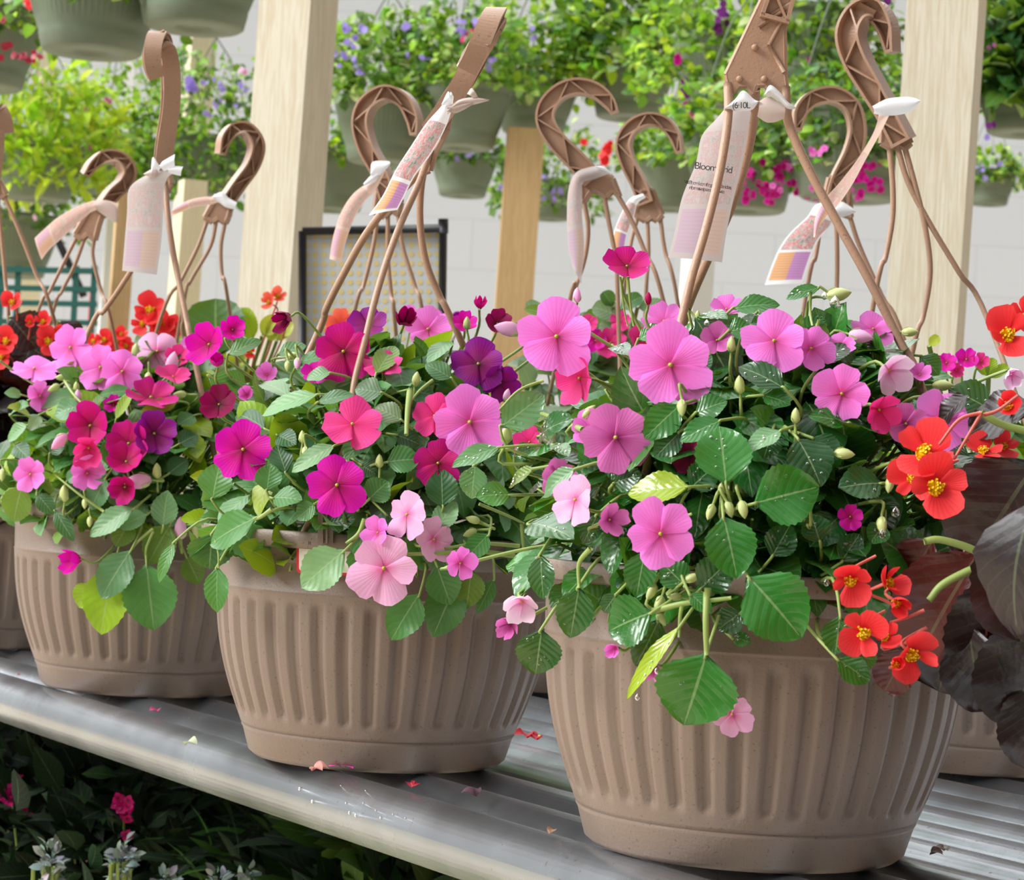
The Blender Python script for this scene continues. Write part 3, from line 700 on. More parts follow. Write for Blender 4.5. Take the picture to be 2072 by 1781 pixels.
mktag('peach tag slanting left from the small hook at far left', 2.55, [((240, 412), (238, 440)), ((210, 405), (196, 425)), ((170, 412), (162, 448)), ((120, 438), (130, 478)), ((85, 468), (100, 505)), ((70, 482), (84, 526))], 'tagp', [['tagg', [((190, 410), (196, 425)), ((215, 406), (205, 432)), ((236, 420), (232, 450)), ((240, 440), (238, 446))]]])
mktag('small peach tag pointing left with a white collar, beside the pale post', 2.46, [((445, 402), (446, 408)), ((420, 398), (425, 414)), ((385, 404), (390, 420)), ((350, 422), (346, 438))], 'tagp', [[((428, 398), (430, 400)), ((450, 388), (446, 412)), ((462, 400), (458, 420)), ((480, 410), (476, 424))]])
mktag('narrow peach tag curving down over the dotted panel', 2.2, [((775, 335), (782, 340)), ((750, 365), (760, 385)), ((715, 392), (740, 405)), ((690, 430), (718, 440)), ((674, 480), (700, 488)), ((667, 524), (690, 532))], 'tagp', [[((750, 352), (750, 358)), ((754, 328), (766, 356)), ((785, 326), (772, 352)), ((790, 330), (790, 332))], [((735, 372), (738, 376)), ((752, 354), (758, 368)), ((764, 350), (766, 358))]])
mktag('pale bent tag hanging at the left of the wide open hook', 2.09, [((1222, 335), (1235, 350)), ((1195, 338), (1205, 362)), ((1165, 350), (1180, 370)), ((1150, 385), (1178, 390)), ((1147, 450), (1178, 440)), ((1150, 500), (1182, 500)), ((1158, 540), (1176, 575))], 'tagb', [[((1203, 336), (1206, 340)), ((1220, 338), (1222, 346)), ((1238, 350), (1236, 354))]])
mktag('short bright tag with red print behind the wide open hook', 2.3, [((1300, 392), (1306, 400)), ((1275, 402), (1290, 412)), ((1258, 430), (1282, 440)), ((1242, 470), (1268, 480)), ((1236, 510), (1262, 516))], 'tagf')

# price sticker on the middle pot, hung from a plastic clip over the rim
st = empty('price_sticker', at(645, 1082, 1.506), 'white price label with red border clipped to the rim of the middle pot', 'price label')
ang = math.atan2(0, 1); 
PT = nrm(V(-.0, -1, 0)); Dp = 1.493
def sp(x, y, o=0): return at(x, y, Dp + o + .0001 * abs(x - 745))
def rrect(x0, y0, x1, y1, r, o, sk=.045):
    pts = []
    for cx_, cy_, a0 in ((x1 - r, y0 + r, -90), (x1 - r, y1 - r, 0), (x0 + r, y1 - r, 90), (x0 + r, y0 + r, 180)):
        for k in range(6):
            a = math.radians(a0 + 18 * k); x = cx_ + r * math.cos(a); y = cy_ + r * math.sin(a); pts.append(sp(x, y + sk * (x - x0), o))
    return pts
mb = MB(); a = rrect(600, 1083, 742, 1160, 9, 0); n = len(a); mb.poly(a + [p + F * .0008 for p in a], [tuple(range(n)), tuple(range(n, 2 * n))[::-1]] + [(i, n + i, n + (i + 1) % n, (i + 1) % n) for i in range(n)])
mb.obj('red_border', M['red'], st, smooth=False)
mb = MB(); a = rrect(605, 1088, 737, 1155, 6, -.0006); n = len(a); mb.poly(a, [tuple(range(n))]); mb.obj('label_face', simple('label_white', (228, 222, 212), .6), st, smooth=False)
axs = basis(-F, -.045)
text('10 (1.5G) HB IMPATIENS', .0036, M['ink'], st, sp(677, 1105, -.0016), axs, space=.95)
mb = MB(); x = 630
for i in range(30):
    w = random.choice((.6, 1.2, 1.8)); mb.poly([sp(x, 1109, -.0014), sp(x + w, 1109, -.0014), sp(x + w, 1117 + 2, -.0014), sp(x, 1117 + 2, -.0014)], [(0, 1, 2, 3)]); x += w + random.choice((.8, 1.6))
mb.obj('barcode', M['ink'], st, smooth=False)
mb = MB(); box(mb, at(659, 1064, 1.492), (.0050, .0022, .0115), (R, F, U)); box(mb, at(652, 1064, 1.489), (.0006, .001, .0115), (R, F, U)); box(mb, at(661, 1064, 1.489), (.0006, .001, .0115), (R, F, U)); mb.obj('plastic_clip', M['pot'], st, smooth=False)

# ------------------------------------------------------------------ foreground impatiens
zr = lambda P: P[2] + .160
A = Plant('impatiens_plant', P1, zr(P1), .142, .148, 'wet pink impatiens with dark glossy leaves and water drops in the largest pot', 'flowering plant', wet=True)
B = Plant('impatiens_plant', P2, zr(P2), .142, .142, 'magenta, violet and pale pink impatiens above the price sticker, in the middle pot', 'flowering plant')
C = Plant('impatiens_plant', P3, zr(P3), .148, .140, 'impatiens with orchid pink and magenta flowers in the pot left of the middle one', 'flowering plant')
A.fill(520, 'wwxxwdm', (.026, .048)); B.fill(520, 'mmdbgml', (.022, .042)); C.fill(480, 'mdmgmla', (.022, .042))
for b, t, w, k, *o in [
 ((1470,985),(1455,862),105,'w',(0,.2),.018),((1522,1020),(1658,985),112,'w',(.1,.15),.016),((1463,1042),(1492,1172),95,'w',(0,.35),.02),((1398,985),(1270,1000),66,'l',(-.1,.5),.008),
 ((1612,885),(1662,985),88,'x',(.1,.5),.01),((1787,978),(1696,988),74,'x',(0,.55),.012),((1378,818),(1304,888),64,'w',(-.1,.2),.014),((1405,838),(1472,812),50,'w',(0,.5),.01),
 ((1463,850),(1376,895),48,'w',(0,.6),.012),((1378,872),(1325,927),50,'x',(-.1,.2),.006),((1590,788),(1494,742),60,'x',(0,.6),.012),((1584,870),(1512,915),50,'g',(-.2,.75),.012),
 ((1722,858),(1636,842),48,'w',(0,.65),.01),((2008,832),(1918,788),74,'x',(0,.5),.012),((1480,626),(1578,618),44,'w',(0,.6),.01),((1662,582),(1590,606),30,'w',(0,.6),.012),
 ((1412,640),(1472,646),38,'w',(0,.6),.012),((1472,672),(1522,664),46,'w',(0,.5),.012),((1532,632),(1592,650),30,'x',(0,.7),.01),((1512,1165),(1622,1292),132,'w',(.05,.15),.02),
 ((1322,1238),(1232,1278),98,'w',(-.15,.3),.024),((1306,1112),(1288,1210),62,'w',(-.2,.3),.016),((1430,1320),(1384,1468),152,'w',(0,.1),.03),((1380,1262),(1268,1416),34,'l',(-.6,.3),.026),
 ((1335,1250),(1286,1348),64,'x',(.3,.2),.014),((1414,1196),(1482,1128),72,'x',(0,.3),.014),((1390,1190),(1338,1138),60,'w',(-.1,.4),.014),((1502,1238),(1452,1275),52,'x',(0,.3),.012),
 ((1394,1200),(1440,1242),34,'w',(0,.4),.024),((1172,1185),(1154,1292),70,'d',(0,.1),.012),((1096,1272),(1084,1365),84,'d',(0,.1),.012),((1094,1120),(1100,1214),50,'d',(-.2,.1),.01),
 ((1068,1060),(1162,1090),70,'d',(.1,.35),.02),((1036,1002),(962,1006),52,'m',(-.1,.5),.018),((1082,948),(1030,986),36,'a',(0,.5),.016),((1168,948),(1100,1006),46,'g',(0,.6),.02),
 ((1016,905),(914,946),42,'b',(-.2,.55),.02),((962,940),(955,1010),52,'b',(-.1,.2),.01),((1012,866),(1102,798),68,'b',(.2,.3),.018),((1088,886),(1162,848),56,'d',(.1,.3),.02),
 ((1040,925),(1085,905),36,'m',(0,.5),.01),((1120,900),(1150,925),34,'b',(.1,.5),.022),((1290,690),(1345,660),36,'w',(0,.7),.01),((1240,700),(1270,720),40,'x',(0,.5),.012),
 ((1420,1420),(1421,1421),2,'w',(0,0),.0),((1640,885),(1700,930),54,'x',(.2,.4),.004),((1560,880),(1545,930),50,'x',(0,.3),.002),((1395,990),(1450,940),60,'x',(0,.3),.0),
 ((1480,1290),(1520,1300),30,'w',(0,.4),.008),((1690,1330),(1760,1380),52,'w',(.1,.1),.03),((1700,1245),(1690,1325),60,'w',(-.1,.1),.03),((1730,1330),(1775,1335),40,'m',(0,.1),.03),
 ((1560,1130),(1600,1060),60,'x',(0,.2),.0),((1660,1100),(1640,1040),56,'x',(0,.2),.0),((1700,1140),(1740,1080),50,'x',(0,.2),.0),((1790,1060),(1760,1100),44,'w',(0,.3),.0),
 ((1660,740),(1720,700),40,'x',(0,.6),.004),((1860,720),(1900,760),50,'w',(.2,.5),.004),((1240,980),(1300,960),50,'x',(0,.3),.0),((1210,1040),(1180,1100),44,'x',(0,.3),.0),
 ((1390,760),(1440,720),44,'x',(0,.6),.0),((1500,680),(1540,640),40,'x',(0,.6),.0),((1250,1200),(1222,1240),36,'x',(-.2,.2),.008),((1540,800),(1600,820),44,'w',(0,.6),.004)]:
    A.leaf(b, t, w, k, o[0], o[1])
for b, t, w, k, *o in [
 ((776,796),(718,788),52,'s',(0,.5),.012),((815,852),(758,824),44,'s',(0,.45),.012),((916,768),(860,738),40,'b',(0,.5),.012),((916,690),(866,738),36,'g',(-.1,.5),.012),
 ((780,936),(850,930),56,'m',(.1,.4),.012),((640,816),(718,800),32,'b',(0,.65),.012),((648,798),(530,842),44,'g',(0,.7),.016),((590,806),(526,778),38,'g',(0,.65),.01),
 ((682,900),(590,956),42,'g',(0,.65),.016),((672,755),(620,768),36,'g',(0,.7),.01),((430,1014),(446,936),64,'m',(-.1,.3),.014),((540,996),(548,938),50,'m',(0,.4),.014),
 ((550,1008),(612,1012),46,'m',(.1,.5),.016),((522,1046),(426,1102),68,'m',(0,.4),.02),((700,1112),(610,1190),80,'g',(0,.35),.024),((440,1145),(440,1240),46,'m',(-.1,.1),.012),
 ((430,1078),(424,1152),84,'d',(0,.2),.004),((640,1018),(600,1052),38,'m',(0,.4),.012),((745,1012),(786,974),54,'m',(.2,.4),.012),((896,1030),(893,948),60,'d',(0,.25),.014),
 ((880,1075),(924,1016),46,'g',(0,.5),.012),((850,1200),(792,1296),70,'m',(-.1,.2),.014),((925,1178),(876,1290),76,'m',(0,.2),.012),((882,1140),(912,1224),66,'m',(0,.2),.02),
 ((954,1150),(944,1232),56,'a',(.1,.1),.018),((1000,1168),(964,1242),32,'m',(.3,.2),.02),((990,1080),(940,1134),42,'m',(.2,.4),.024),((905,1140),(915,1190),40,'m',(0,.3),.01),
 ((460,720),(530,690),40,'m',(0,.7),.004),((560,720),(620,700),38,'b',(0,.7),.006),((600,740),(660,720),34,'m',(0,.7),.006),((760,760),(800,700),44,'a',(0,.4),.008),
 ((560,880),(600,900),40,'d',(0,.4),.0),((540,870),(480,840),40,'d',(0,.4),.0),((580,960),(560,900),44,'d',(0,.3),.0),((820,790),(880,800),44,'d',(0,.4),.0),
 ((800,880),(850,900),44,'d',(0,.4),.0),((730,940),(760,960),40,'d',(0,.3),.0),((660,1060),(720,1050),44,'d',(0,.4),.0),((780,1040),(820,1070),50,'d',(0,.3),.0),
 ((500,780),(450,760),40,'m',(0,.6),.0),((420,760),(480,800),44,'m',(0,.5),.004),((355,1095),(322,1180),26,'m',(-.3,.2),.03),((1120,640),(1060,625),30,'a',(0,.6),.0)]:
    B.leaf(b, t, w, k, o[0], o[1])
for b, t, w, k, *o in [
 ((275,1026),(182,1086),46,'g',(0,.5),.018),((266,1112),(205,1212),66,'b',(0,.3),.026),((296,1138),(312,1276),98,'m',(.1,.15),.024),((232,1140),(205,1285),86,'l',(-.1,.1),.016),
 ((330,1068),(340,992),50,'b',(0,.4),.026),((376,1124),(404,1182),44,'a',(.1,.1),.01),((346,1060),(300,1142),62,'a',(0,.2),.012),((266,1052),(234,1106),48,'a',(0,.2),.014),
 ((46,978),(28,1056),56,'a',(0,.1),.018),((74,998),(110,1042),32,'d',(0,.3),.014),((110,1030),(150,1096),30,'d',(0,.2),.014),((216,964),(184,1032),46,'b',(-.1,.3),.014),
 ((166,820),(110,842),46,'b',(0,.5),.012),((46,800),(8,796),24,'b',(0,.6),.012),((58,860),(16,892),32,'g',(0,.5),.012),((82,838),(60,872),24,'s',(.2,.4),.012),
 ((134,976),(162,954),26,'b',(0,.4),.012),((362,812),(284,834),28,'l',(0,.2),.02),((234,852),(268,792),22,'l',(-.2,.3),.016),((300,1040),(240,1070),40,'g',(0,.5),.016),
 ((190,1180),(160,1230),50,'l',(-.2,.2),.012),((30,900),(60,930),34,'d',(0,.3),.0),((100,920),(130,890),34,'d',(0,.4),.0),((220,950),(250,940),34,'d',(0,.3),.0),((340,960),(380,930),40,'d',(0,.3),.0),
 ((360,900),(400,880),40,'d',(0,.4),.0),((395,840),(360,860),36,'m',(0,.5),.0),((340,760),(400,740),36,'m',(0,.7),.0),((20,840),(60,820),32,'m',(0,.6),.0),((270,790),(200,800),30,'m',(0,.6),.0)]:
    C.leaf(b, t, w, k, o[0], o[1])
# flowers: x, y, radius, colour, tilt, turn, cup, lift
for f in [(1126,682,82,'P',(-.05,.1),0,6,.03),(1176,765,62,'K',(-.72,-.1),20,20,.026),(1356,740,90,'P',(0,.15),10,4,.03),(1245,886,76,'O',(.05,.1),30,4,.02),(1166,1012,56,'L',(-.62,.15),-10,12,.034),
          (1232,1052,40,'O',(.55,.1),60,25,.02),(1336,1080,73,'P',(0,.05),170,2,.04),(1566,692,70,'P',(-.1,.35),0,8,.022),(1640,706,52,'P',(.2,.2),40,6,.014),(1704,796,62,'P',(-.25,-.1),200,10,.022),
          (1778,828,50,'K',(.3,-.35),40,30,.024),(1832,858,48,'O',(.1,.1),0,15,.02),(1908,850,70,'P',(.15,.35),180,-8,.022),(1798,748,54,'W',(.45,-.45),20,30,.024),(1766,668,46,'P',(.1,.6),0,14,.016),
          (1470,628,40,'P',(-.1,.7),0,15,.004),(1344,652,48,'P',(-.2,.6),30,20,.004),(1480,1446,48,'L',(.2,.1),20,6,.016),(1326,1348,34,'O',(-.4,-.3),0,52,.012),(1246,1312,26,'P',(-.5,-.2),0,50,.012),
          (1450,690,40,'O',(0,.4),0,20,.002),(1130,962,44,'O',(0,-.2),0,25,.004),(1195,868,44,'P',(-.3,.3),10,20,.004),(1072,895,36,'K',(-.3,.2),0,20,.004),(1720,1046,30,'F',(0,.1),0,20,.0),
          (1268,542,54,'M',(.05,.62),0,22,.0),(1395,920,40,'D',(0,.1),0,10,-.004),(2046,757,42,'W',(0,-.35),0,62,.01),(1056,1216,48,'W',(-.1,-.55),0,40,.014),(1034,1262,38,'O',(-.45,-.3),50,45,.006),(930,1140,36,'P',(.5,0),60,10,.004),
          (1700,700,36,'P',(0,.7),0,10,.002),(1860,760,30,'P',(0,.5),0,30,.002)]:
    A.flower(*f[:4], f[4], f[5], f[6], f[7])
for f in [(695,712,64,'M',(0,.12),10,4,.022),(492,910,62,'F',(0,.1),-10,4,.02),(713,862,66,'K',(0,.66),0,4,.018),(682,982,66,'F',(0,.1),20,4,.024),(745,660,46,'V',(-.2,.5),0,18,.014),(818,655,42,'D',(.25,.5),20,58,.02),
          (584,642,42,'D',(-.5,-.35),0,60,.016),(968,738,58,'V',(-.05,.3),0,6,.02),(1012,774,42,'V',(.2,-.2),30,12,.014),(950,855,76,'P',(.1,.12),20,4,.034),(880,842,50,'K',(-.2,.2),0,8,.018),(886,938,52,'M',(.1,.2),0,8,.014),
          (970,624,30,'M',(.1,.75),0,68,.01),(444,820,46,'D',(-.1,.35),0,30,.014),(425,698,52,'F',(-.35,.2),10,28,.014),(470,668,32,'F',(.3,.3),0,30,.006),(440,740,32,'F',(0,.6),0,62,.02),(865,668,54,'P',(.2,.4),0,14,-.02),
          (775,738,44,'K',(0,.8),0,6,.004),(940,656,30,'F',(.1,.5),0,25,.004),(1006,656,34,'D',(.2,.4),0,30,.0),(777,1150,74,'L',(-.05,.05),-20,2,.03),(826,1042,54,'L',(-.62,.15),0,6,.026),(766,1078,38,'P',(-.5,.1),30,25,.024),
          (876,1092,50,'L',(.6,.05),0,8,.018),(640,760,34,'F',(0,.6),0,20,.0),(540,760,28,'P',(0,.5),0,30,.0),(500,800,26,'P',(0,.3),0,50,.0),(930,1180,30,'P',(.3,-.2),0,20,.004),(980,560,1,'P',(0,0),0,10,0)]:
    if f[2] > 4: B.flower(*f[:4], f[4], f[5], f[6], f[7])
for f in [(145,704,52,'P',(-.42,.15),30,4,.02),(70,750,56,'P',(0,.85),0,12,.016),(205,744,52,'P',(-.3,.15),0,14,.018),(248,752,48,'P',(0,.05),10,2,.02),(318,712,48,'L',(.1,.25),180,-12,.016),(184,862,56,'M',(-.15,.1),0,30,.022),
          (180,905,44,'K',(0,-.4),10,40,.026),(262,898,54,'M',(-.2,.1),20,18,.022),(312,878,52,'V',(.2,.15),0,20,.026),(256,936,46,'M',(0,.5),40,30,.024),(305,808,58,'M',(.2,.82),20,20,.022),(350,765,40,'K',(.2,.8),0,20,.016),
          (63,960,40,'P',(-.25,.05),20,16,.018),(176,958,40,'P',(.35,.1),0,18,.016),(254,985,40,'M',(-.2,-.2),30,40,.016),(162,1132,44,'F',(-.75,-.1),0,50,.028),(80,802,36,'P',(.7,.1),0,14,.016),(360,728,34,'K',(0,.5),0,30,.01),
          (390,700,26,'P',(0,.5),0,20,.0),(230,820,24,'F',(0,.4),0,20,.0)]:
    C.flower(*f[:4], f[4], f[5], f[6], f[7])
for x, y, r, k, u, pl in [(1380,824,19,'g',(0,-1),A),(1497,780,20,'g',(-.1,1),A),(1480,698,17,'g',(0,1),A),(1695,596,27,'g',(1,.15),A),(1475,1030,18,'g',(.3,-1),A),(1503,1030,20,'g',(.2,-1),A),(1438,1035,18,'g',(-.4,-1),A),(1460,990,14,'g',(0,1),A),
          (1610,842,17,'g',(0,1),A),(1707,918,22,'g',(1,-.1),A),(1318,1196,20,'g',(-.5,-1),A),(1334,1222,20,'g',(-.4,-1),A),(1366,1208,16,'g',(-1,0),A),(1400,1170,18,'g',(1,.5),A),(1338,1252,16,'g',(.6,-1),A),(1906,780,22,'g',(1,0),A),(1888,802,14,'g',(1,0),A),
          (1785,1062,20,'g',(0,-1),A),(1800,980,18,'g',(-.2,-1),A),(1025,880,21,'g',(.1,1),A),(1190,835,20,'g',(1,1),A),(1840,672,18,'g',(1,0),A),(1740,680,26,'p',(1,-.2),A),(1412,640,12,'g',(0,1),A),(1312,605,14,'M',(0,1),A),(1168,598,16,'p',(0,1),A),(1640,1010,14,'g',(0,1),A),
          (768,934,15,'g',(0,1),B),(842,768,16,'g',(.2,1),B),(1030,666,30,'p',(-1,.2),B),(958,1052,16,'g',(-1,.3),B),(952,1078,16,'g',(-1,-.4),B),(590,720,15,'g',(1,.2),B),(602,735,14,'p',(0,-1),B),(582,740,12,'g',(0,-1),B),(618,915,14,'g',(0,-1),B),(1025,800,14,'p',(.3,1),B),
          (612,885,14,'g',(0,1),B),(945,655,14,'g',(0,1),B),(280,974,30,'p',(-1,-.1),C),(318,954,17,'g',(0,1),C),(366,1070,24,'p',(0,1),C),(397,1074,16,'g',(.2,-1),C),(121,893,22,'L',(-.7,-.7),C),(126,764,14,'g',(-1,0),C),(155,784,12,'g',(0,1),C),(158,802,14,'p',(0,1),C),
          (110,785,14,'g',(-1,-.5),C),(130,1000,18,'g',(0,1),C),(172,1018,12,'g',(0,-1),C),(182,1055,12,'g',(0,-1),C),(348,735,24,'p',(.3,1),C),(275,712,17,'g',(.1,1),C),(365,798,14,'g',(-1,0),C),(300,765,14,'g',(0,-1),C),(5,960,14,'g',(0,-1),C)]:
    pl.bud(x, y, r, k, u)
def vine(pl, pts, r=.002, bias=.02):
    tube(pl.st, [pl.surf(x, y, bias) for x, y in pts], r * .7, r * .42, 8, 5)
for pts, r, pl in [([(1180,870),(1130,850),(1090,835)],.0026,A),([(1040,1125),(960,1115),(880,1120),(800,1122)],.0026,B),([(1050,1105),(970,1100),(900,1110)],.0022,B),([(1055,1060),(1060,1120),(1068,1180)],.0018,B),([(970,1020),(1030,1045),(1060,1060)],.0018,B),
                  ([(1280,1070),(1340,1060),(1400,1040)],.0018,A),([(1432,1190),(1428,1250),(1430,1320)],.0026,A),([(1320,1237),(1380,1222),(1440,1215),(1480,1210)],.0024,A),([(1380,1225),(1376,1250),(1374,1290)],.0018,A),
                  ([(1195,1110),(1172,1140),(1172,1190)],.0022,A),([(310,1070),(280,1095),(262,1118)],.002,C),([(310,1075),(296,1110),(296,1140)],.0018,C),([(210,1035),(160,1000),(110,960)],.0018,C),
                  ([(550,1030),(530,1045),(515,1052)],.0022,B),([(738,1050),(725,1080),(700,1100)],.0024,B),([(435,1090),(442,1120),(442,1150)],.0014,B),([(830,790),(825,830),(822,880)],.0034,B),([(875,770),(850,790),(828,815)],.0018,B),([(1120,900),(1095,870),(1050,850)],.003,B),
                  ([(1640,590),(1640,640),(1650,680)],.0014,A),([(1270,560),(1275,610),(1282,660)],.0014,A),([(1255,560),(1262,620),(1270,660)],.001,A),([(1100,770),(1050,790),(1010,830)],.0014,A),([(130,770),(150,800),(190,840)],.0018,C),([(0,730),(40,760),(90,790)],.0018,C)]:
    vine(pl, pts, r)
tube(A.st, [A.surf(1430, 1200, .03), A.surf(1428, 1260, .035), A.surf(1430, 1325, .033)], .0019, .0014, 8, 5)
for x, y, r in [(1689,614,.0030),(1430,655,.0016),(1668,600,.0018),(1785,1082,.002),(1812,1038,.0022),(1290,1412,.0014),(1330,1358,.0016),(1672,1180,.0016)]:
    P = A.surf(x, y, .03); me_ = MB(); lathe(A.dr, [(0, -1.1 * r), (.7 * r, -.75 * r), (r, 0), (.72 * r, .7 * r), (.25 * r, 1.2 * r), (0, 1.5 * r)], P, 12)
A.finish(); B.finish(); C.finish()

# ------------------------------------------------------------------ red begonia at the right edge (its pot stands outside the picture)
G = Plant('begonia_plant', P0_, zr(P0_), .15, .12, 'red begonia with big dark bronze leaves spilling in from the right edge', 'flowering plant', wet=True)
G.shortped = True
def bleaf(pl, pts, w, kind, N, D0, D1, curl=.12, fold=.25, blunt=.45, base=.42):
    P0, P1_ = at(*pts[0], D0), at(*pts[1], D1); Nn = nrm(N[0] * R + N[1] * U - F * math.sqrt(max(.05, 1 - N[0] ** 2 - N[1] ** 2)))
    leafblade(pl.fol, P0, P1_, w * D0 / FPX * 1.1, Nn, jit(LC[kind], .06), curl=curl, fold=fold, nu=24, nv=11, blunt=blunt, base=base, teeth=.02, wave=.05)
for p, w, k, n_, d0, d1, cu, fo in [(((2100,930),(1960,1150)),230,'z',(-.15,.45),1.14,1.16,.05,.1),(((2090,1150),(2010,1400)),230,'z',(-.3,.1),1.13,1.15,.1,.4),(((1985,1110),(1860,1330)),190,'q',(-.5,-.2),1.15,1.17,.15,.35),
      (((1890,1090),(1830,1200)),105,'q',(-.5,.1),1.17,1.19,.1,.3),(((2000,1140),(1900,1400)),200,'z',(-.4,.2),1.16,1.18,.15,.4),(((2120,1240),(2050,1480)),200,'z',(-.2,.2),1.12,1.14,.1,.3),(((2110,1050),(2065,1300)),260,'z',(.1,.3),1.11,1.12,.1,.3),
      (((2090,820),(1960,880)),110,'z',(0,.7),1.16,1.18,.1,.2),(((2120,1330),(1990,1370)),120,'z',(-.2,.3),1.15,1.17,.1,.3),(((1840,1310),(1790,1400)),80,'q',(-.3,.1),1.17,1.18,.1,.3),(((1960,1260),(2000,1440)),120,'z',(-.5,.1),1.14,1.15,.2,.4),(((2095,1380),(2085,1560)),120,'z',(-.4,.3),1.13,1.13,.1,.3),
      (((1960,800),(1900,860)),60,'z',(0,.8),1.18,1.19,.1,.2)]:
    bleaf(G, p, w, k, n_, d0, d1, cu, fo)
for pts in [[(1995,1125),(1950,1105),(1900,1092),(1870,1096)],[(2000,1140),(1950,1160),(1905,1185),(1880,1215)],[(2110,880),(2030,860),(1985,835)],[(1995,1128),(2040,1110),(2110,1120)]]:
    tube(G.st, [at(x, y, 1.135) for x, y in pts], .0022, .0018, 8, 5, mi=0)
for pts in [[(1985,835),(1940,850),(1900,900)],[(1985,838),(1960,880),(1930,930)],[(1990,840),(2020,830),(2060,800)],[(1870,1235),(1835,1250),(1800,1260)],[(1835,1250),(1800,1220),(1750,1200)],[(1875,1270),(1850,1290),(1840,1320)]]:
    tube(G.st, [at(x, y, 1.13) for x, y in pts], .0010, .0007, 6, 5, mi=1)
for x, y, r, n_, rot, cup, d in [(1893,985,72,(.05,.1),10,14,1.13),(1876,920,78,(-.35,.45),-30,25,1.14),(1850,965,52,(-.5,-.1),60,20,1.145),(2040,678,64,(-.1,.3),30,30,1.15),(2040,822,44,(-.2,.2),0,45,1.15),(2075,640,50,(.2,.2),80,20,1.16),
      (1722,1172,54,(-.15,-.3),15,30,1.13),(1795,1180,48,(.5,.3),70,40,1.135),(1812,1218,42,(.2,-.3),0,50,1.13),(1745,1278,60,(-.1,-.2),120,20,1.12),(1790,1290,42,(-.1,.5),30,40,1.125),(1845,1322,62,(.2,-.3),-20,25,1.12),(1812,1345,36,(0,.2),0,60,1.115),(1990,915,46,(0,.75),0,20,1.16),(2030,905,36,(.2,.6),0,20,1.17)]:
    G.begonia(x, y, r, n_, rot, 'R', cup, P=at(x, y, d))
G.fill(60, 'zzqz', (.04, .07), stems=20)
G.finish('leaf_bronze')
# ------------------------------------------------------------------ plants in the back row pots
def backplant(k, label, cat, kinds, a=.135, h=.10, n=170, size=(.03, .055), flowers=(), beg=(), buds=(), leaves=(), name='impatiens_plant', wid=.66):
    Pp = PB[k]; pl = Plant(name, Pp, zr(Pp), a, h, label, cat); pl.fill(n, kinds, size, stems=25, wid=wid)
    for x, y, r, c, n_, rot, cup in flowers: pl.flower(x, y, r, c, n_, rot, cup, P=at(x, y, (pl.c - O) @ F - .08))
    for x, y, r, n_, rot, cup, c in beg: pl.begonia(x, y, r, n_, rot, c, cup, P=at(x, y, (pl.c - O) @ F - .1))
    for b, t, w, kd, ti in leaves:
        D = (pl.c - O) @ F - .07; P0, Q = at(*b, D), at(*t, D); N = ti[0] * R + ti[1] * U - F
        leafblade(pl.fol, P0, Q, w * D / FPX * 1.1, nrm(N), jit(LC[kd], .06), nu=20, nv=9, blunt=.42, curl=.1, fold=.25)
        tube(pl.st, [P0, P0 + (pl.c - P0) * .5], .002, n=6, k=0)
    pl.finish('leaf_bronze' if kinds == 'zzz' else None); return pl
backplant('d', 'red begonia with near-black leaves at the left edge', 'flowering plant', 'zzz', a=.13, h=.16, n=130, size=(.05, .08), name='begonia_plant', wid=.85,
    beg=[(15,690,34,(-.2,.1),0,20,'R'),(25,612,28,(0,.3),40,30,'R'),(60,652,16,(.2,.3),0,40,'R'),(98,690,34,(.2,.1),20,25,'R'),(88,652,24,(0,.4),0,30,'R'),(120,672,18,(.4,.1),0,30,'R'),(5,720,28,(-.2,0),0,30,'R')],
    leaves=[((20,640),(75,705),95,'z',(-.2,.4)),((0,720),(40,770),80,'z',(0,.4)),((120,650),(150,700),60,'z',(.3,.2)),((60,700),(110,740),70,'z',(0,.5))])
backplant('l', 'red begonia cluster with yellow eyes behind the orchid pink impatiens', 'flowering plant', 'zzdm', a=.14, h=.18, n=120, name='begonia_plant',
    beg=[(212,688,24,(0,.2),0,20,'R'),(190,690,20,(-.2,.2),40,20,'R'),(236,690,22,(.2,.2),0,20,'R'),(225,712,22,(.1,.1),0,20,'R'),(255,700,20,(.3,.1),0,20,'R'),(246,676,18,(0,.4),0,20,'R')])
backplant('k', 'begonia with a huge round dark green leaf and coral red flowers', 'flowering plant', 'mdlya', a=.145, h=.19, n=150, name='begonia_plant',
    beg=[(305,628,40,(0,.2),20,20,'R'),(325,655,34,(.2,.2),60,30,'R'),(348,662,26,(.4,.2),0,30,'R'),(290,655,28,(-.3,.1),0,30,'R'),(318,690,34,(0,.2),0,20,'R'),(562,600,24,(.2,.3),0,40,'C'),(545,612,22,(-.3,.3),0,40,'C'),(508,712,20,(0,.2),0,40,'R'),(570,660,20,(0,.2),0,40,'R')],
    leaves=[((440,725),(436,604),118,'d',(-.1,.1)),((400,700),(330,690),56,'l',(0,.3)),((345,720),(372,665),46,'l',(-.2,.2)),((510,690),(490,622),40,'l',(0,.2)),((530,680),(560,640),34,'y',(.1,.3)),((560,690),(590,650),30,'y',(0,.3)),((270,700),(310,680),30,'s',(0,.6)),((560,640),(548,690),28,'y',(0,.3))])
backplant('j', 'pink and coral impatiens low behind the middle pot', 'flowering plant', 'mgsb', a=.14, h=.165, n=170,
    flowers=[(690,660,40,'C',(0,.3),0,30),(870,665,52,'P',(.1,.3),0,12),(830,640,24,'P',(0,.3),0,30),(925,650,26,'V',(0,.3),0,50)])
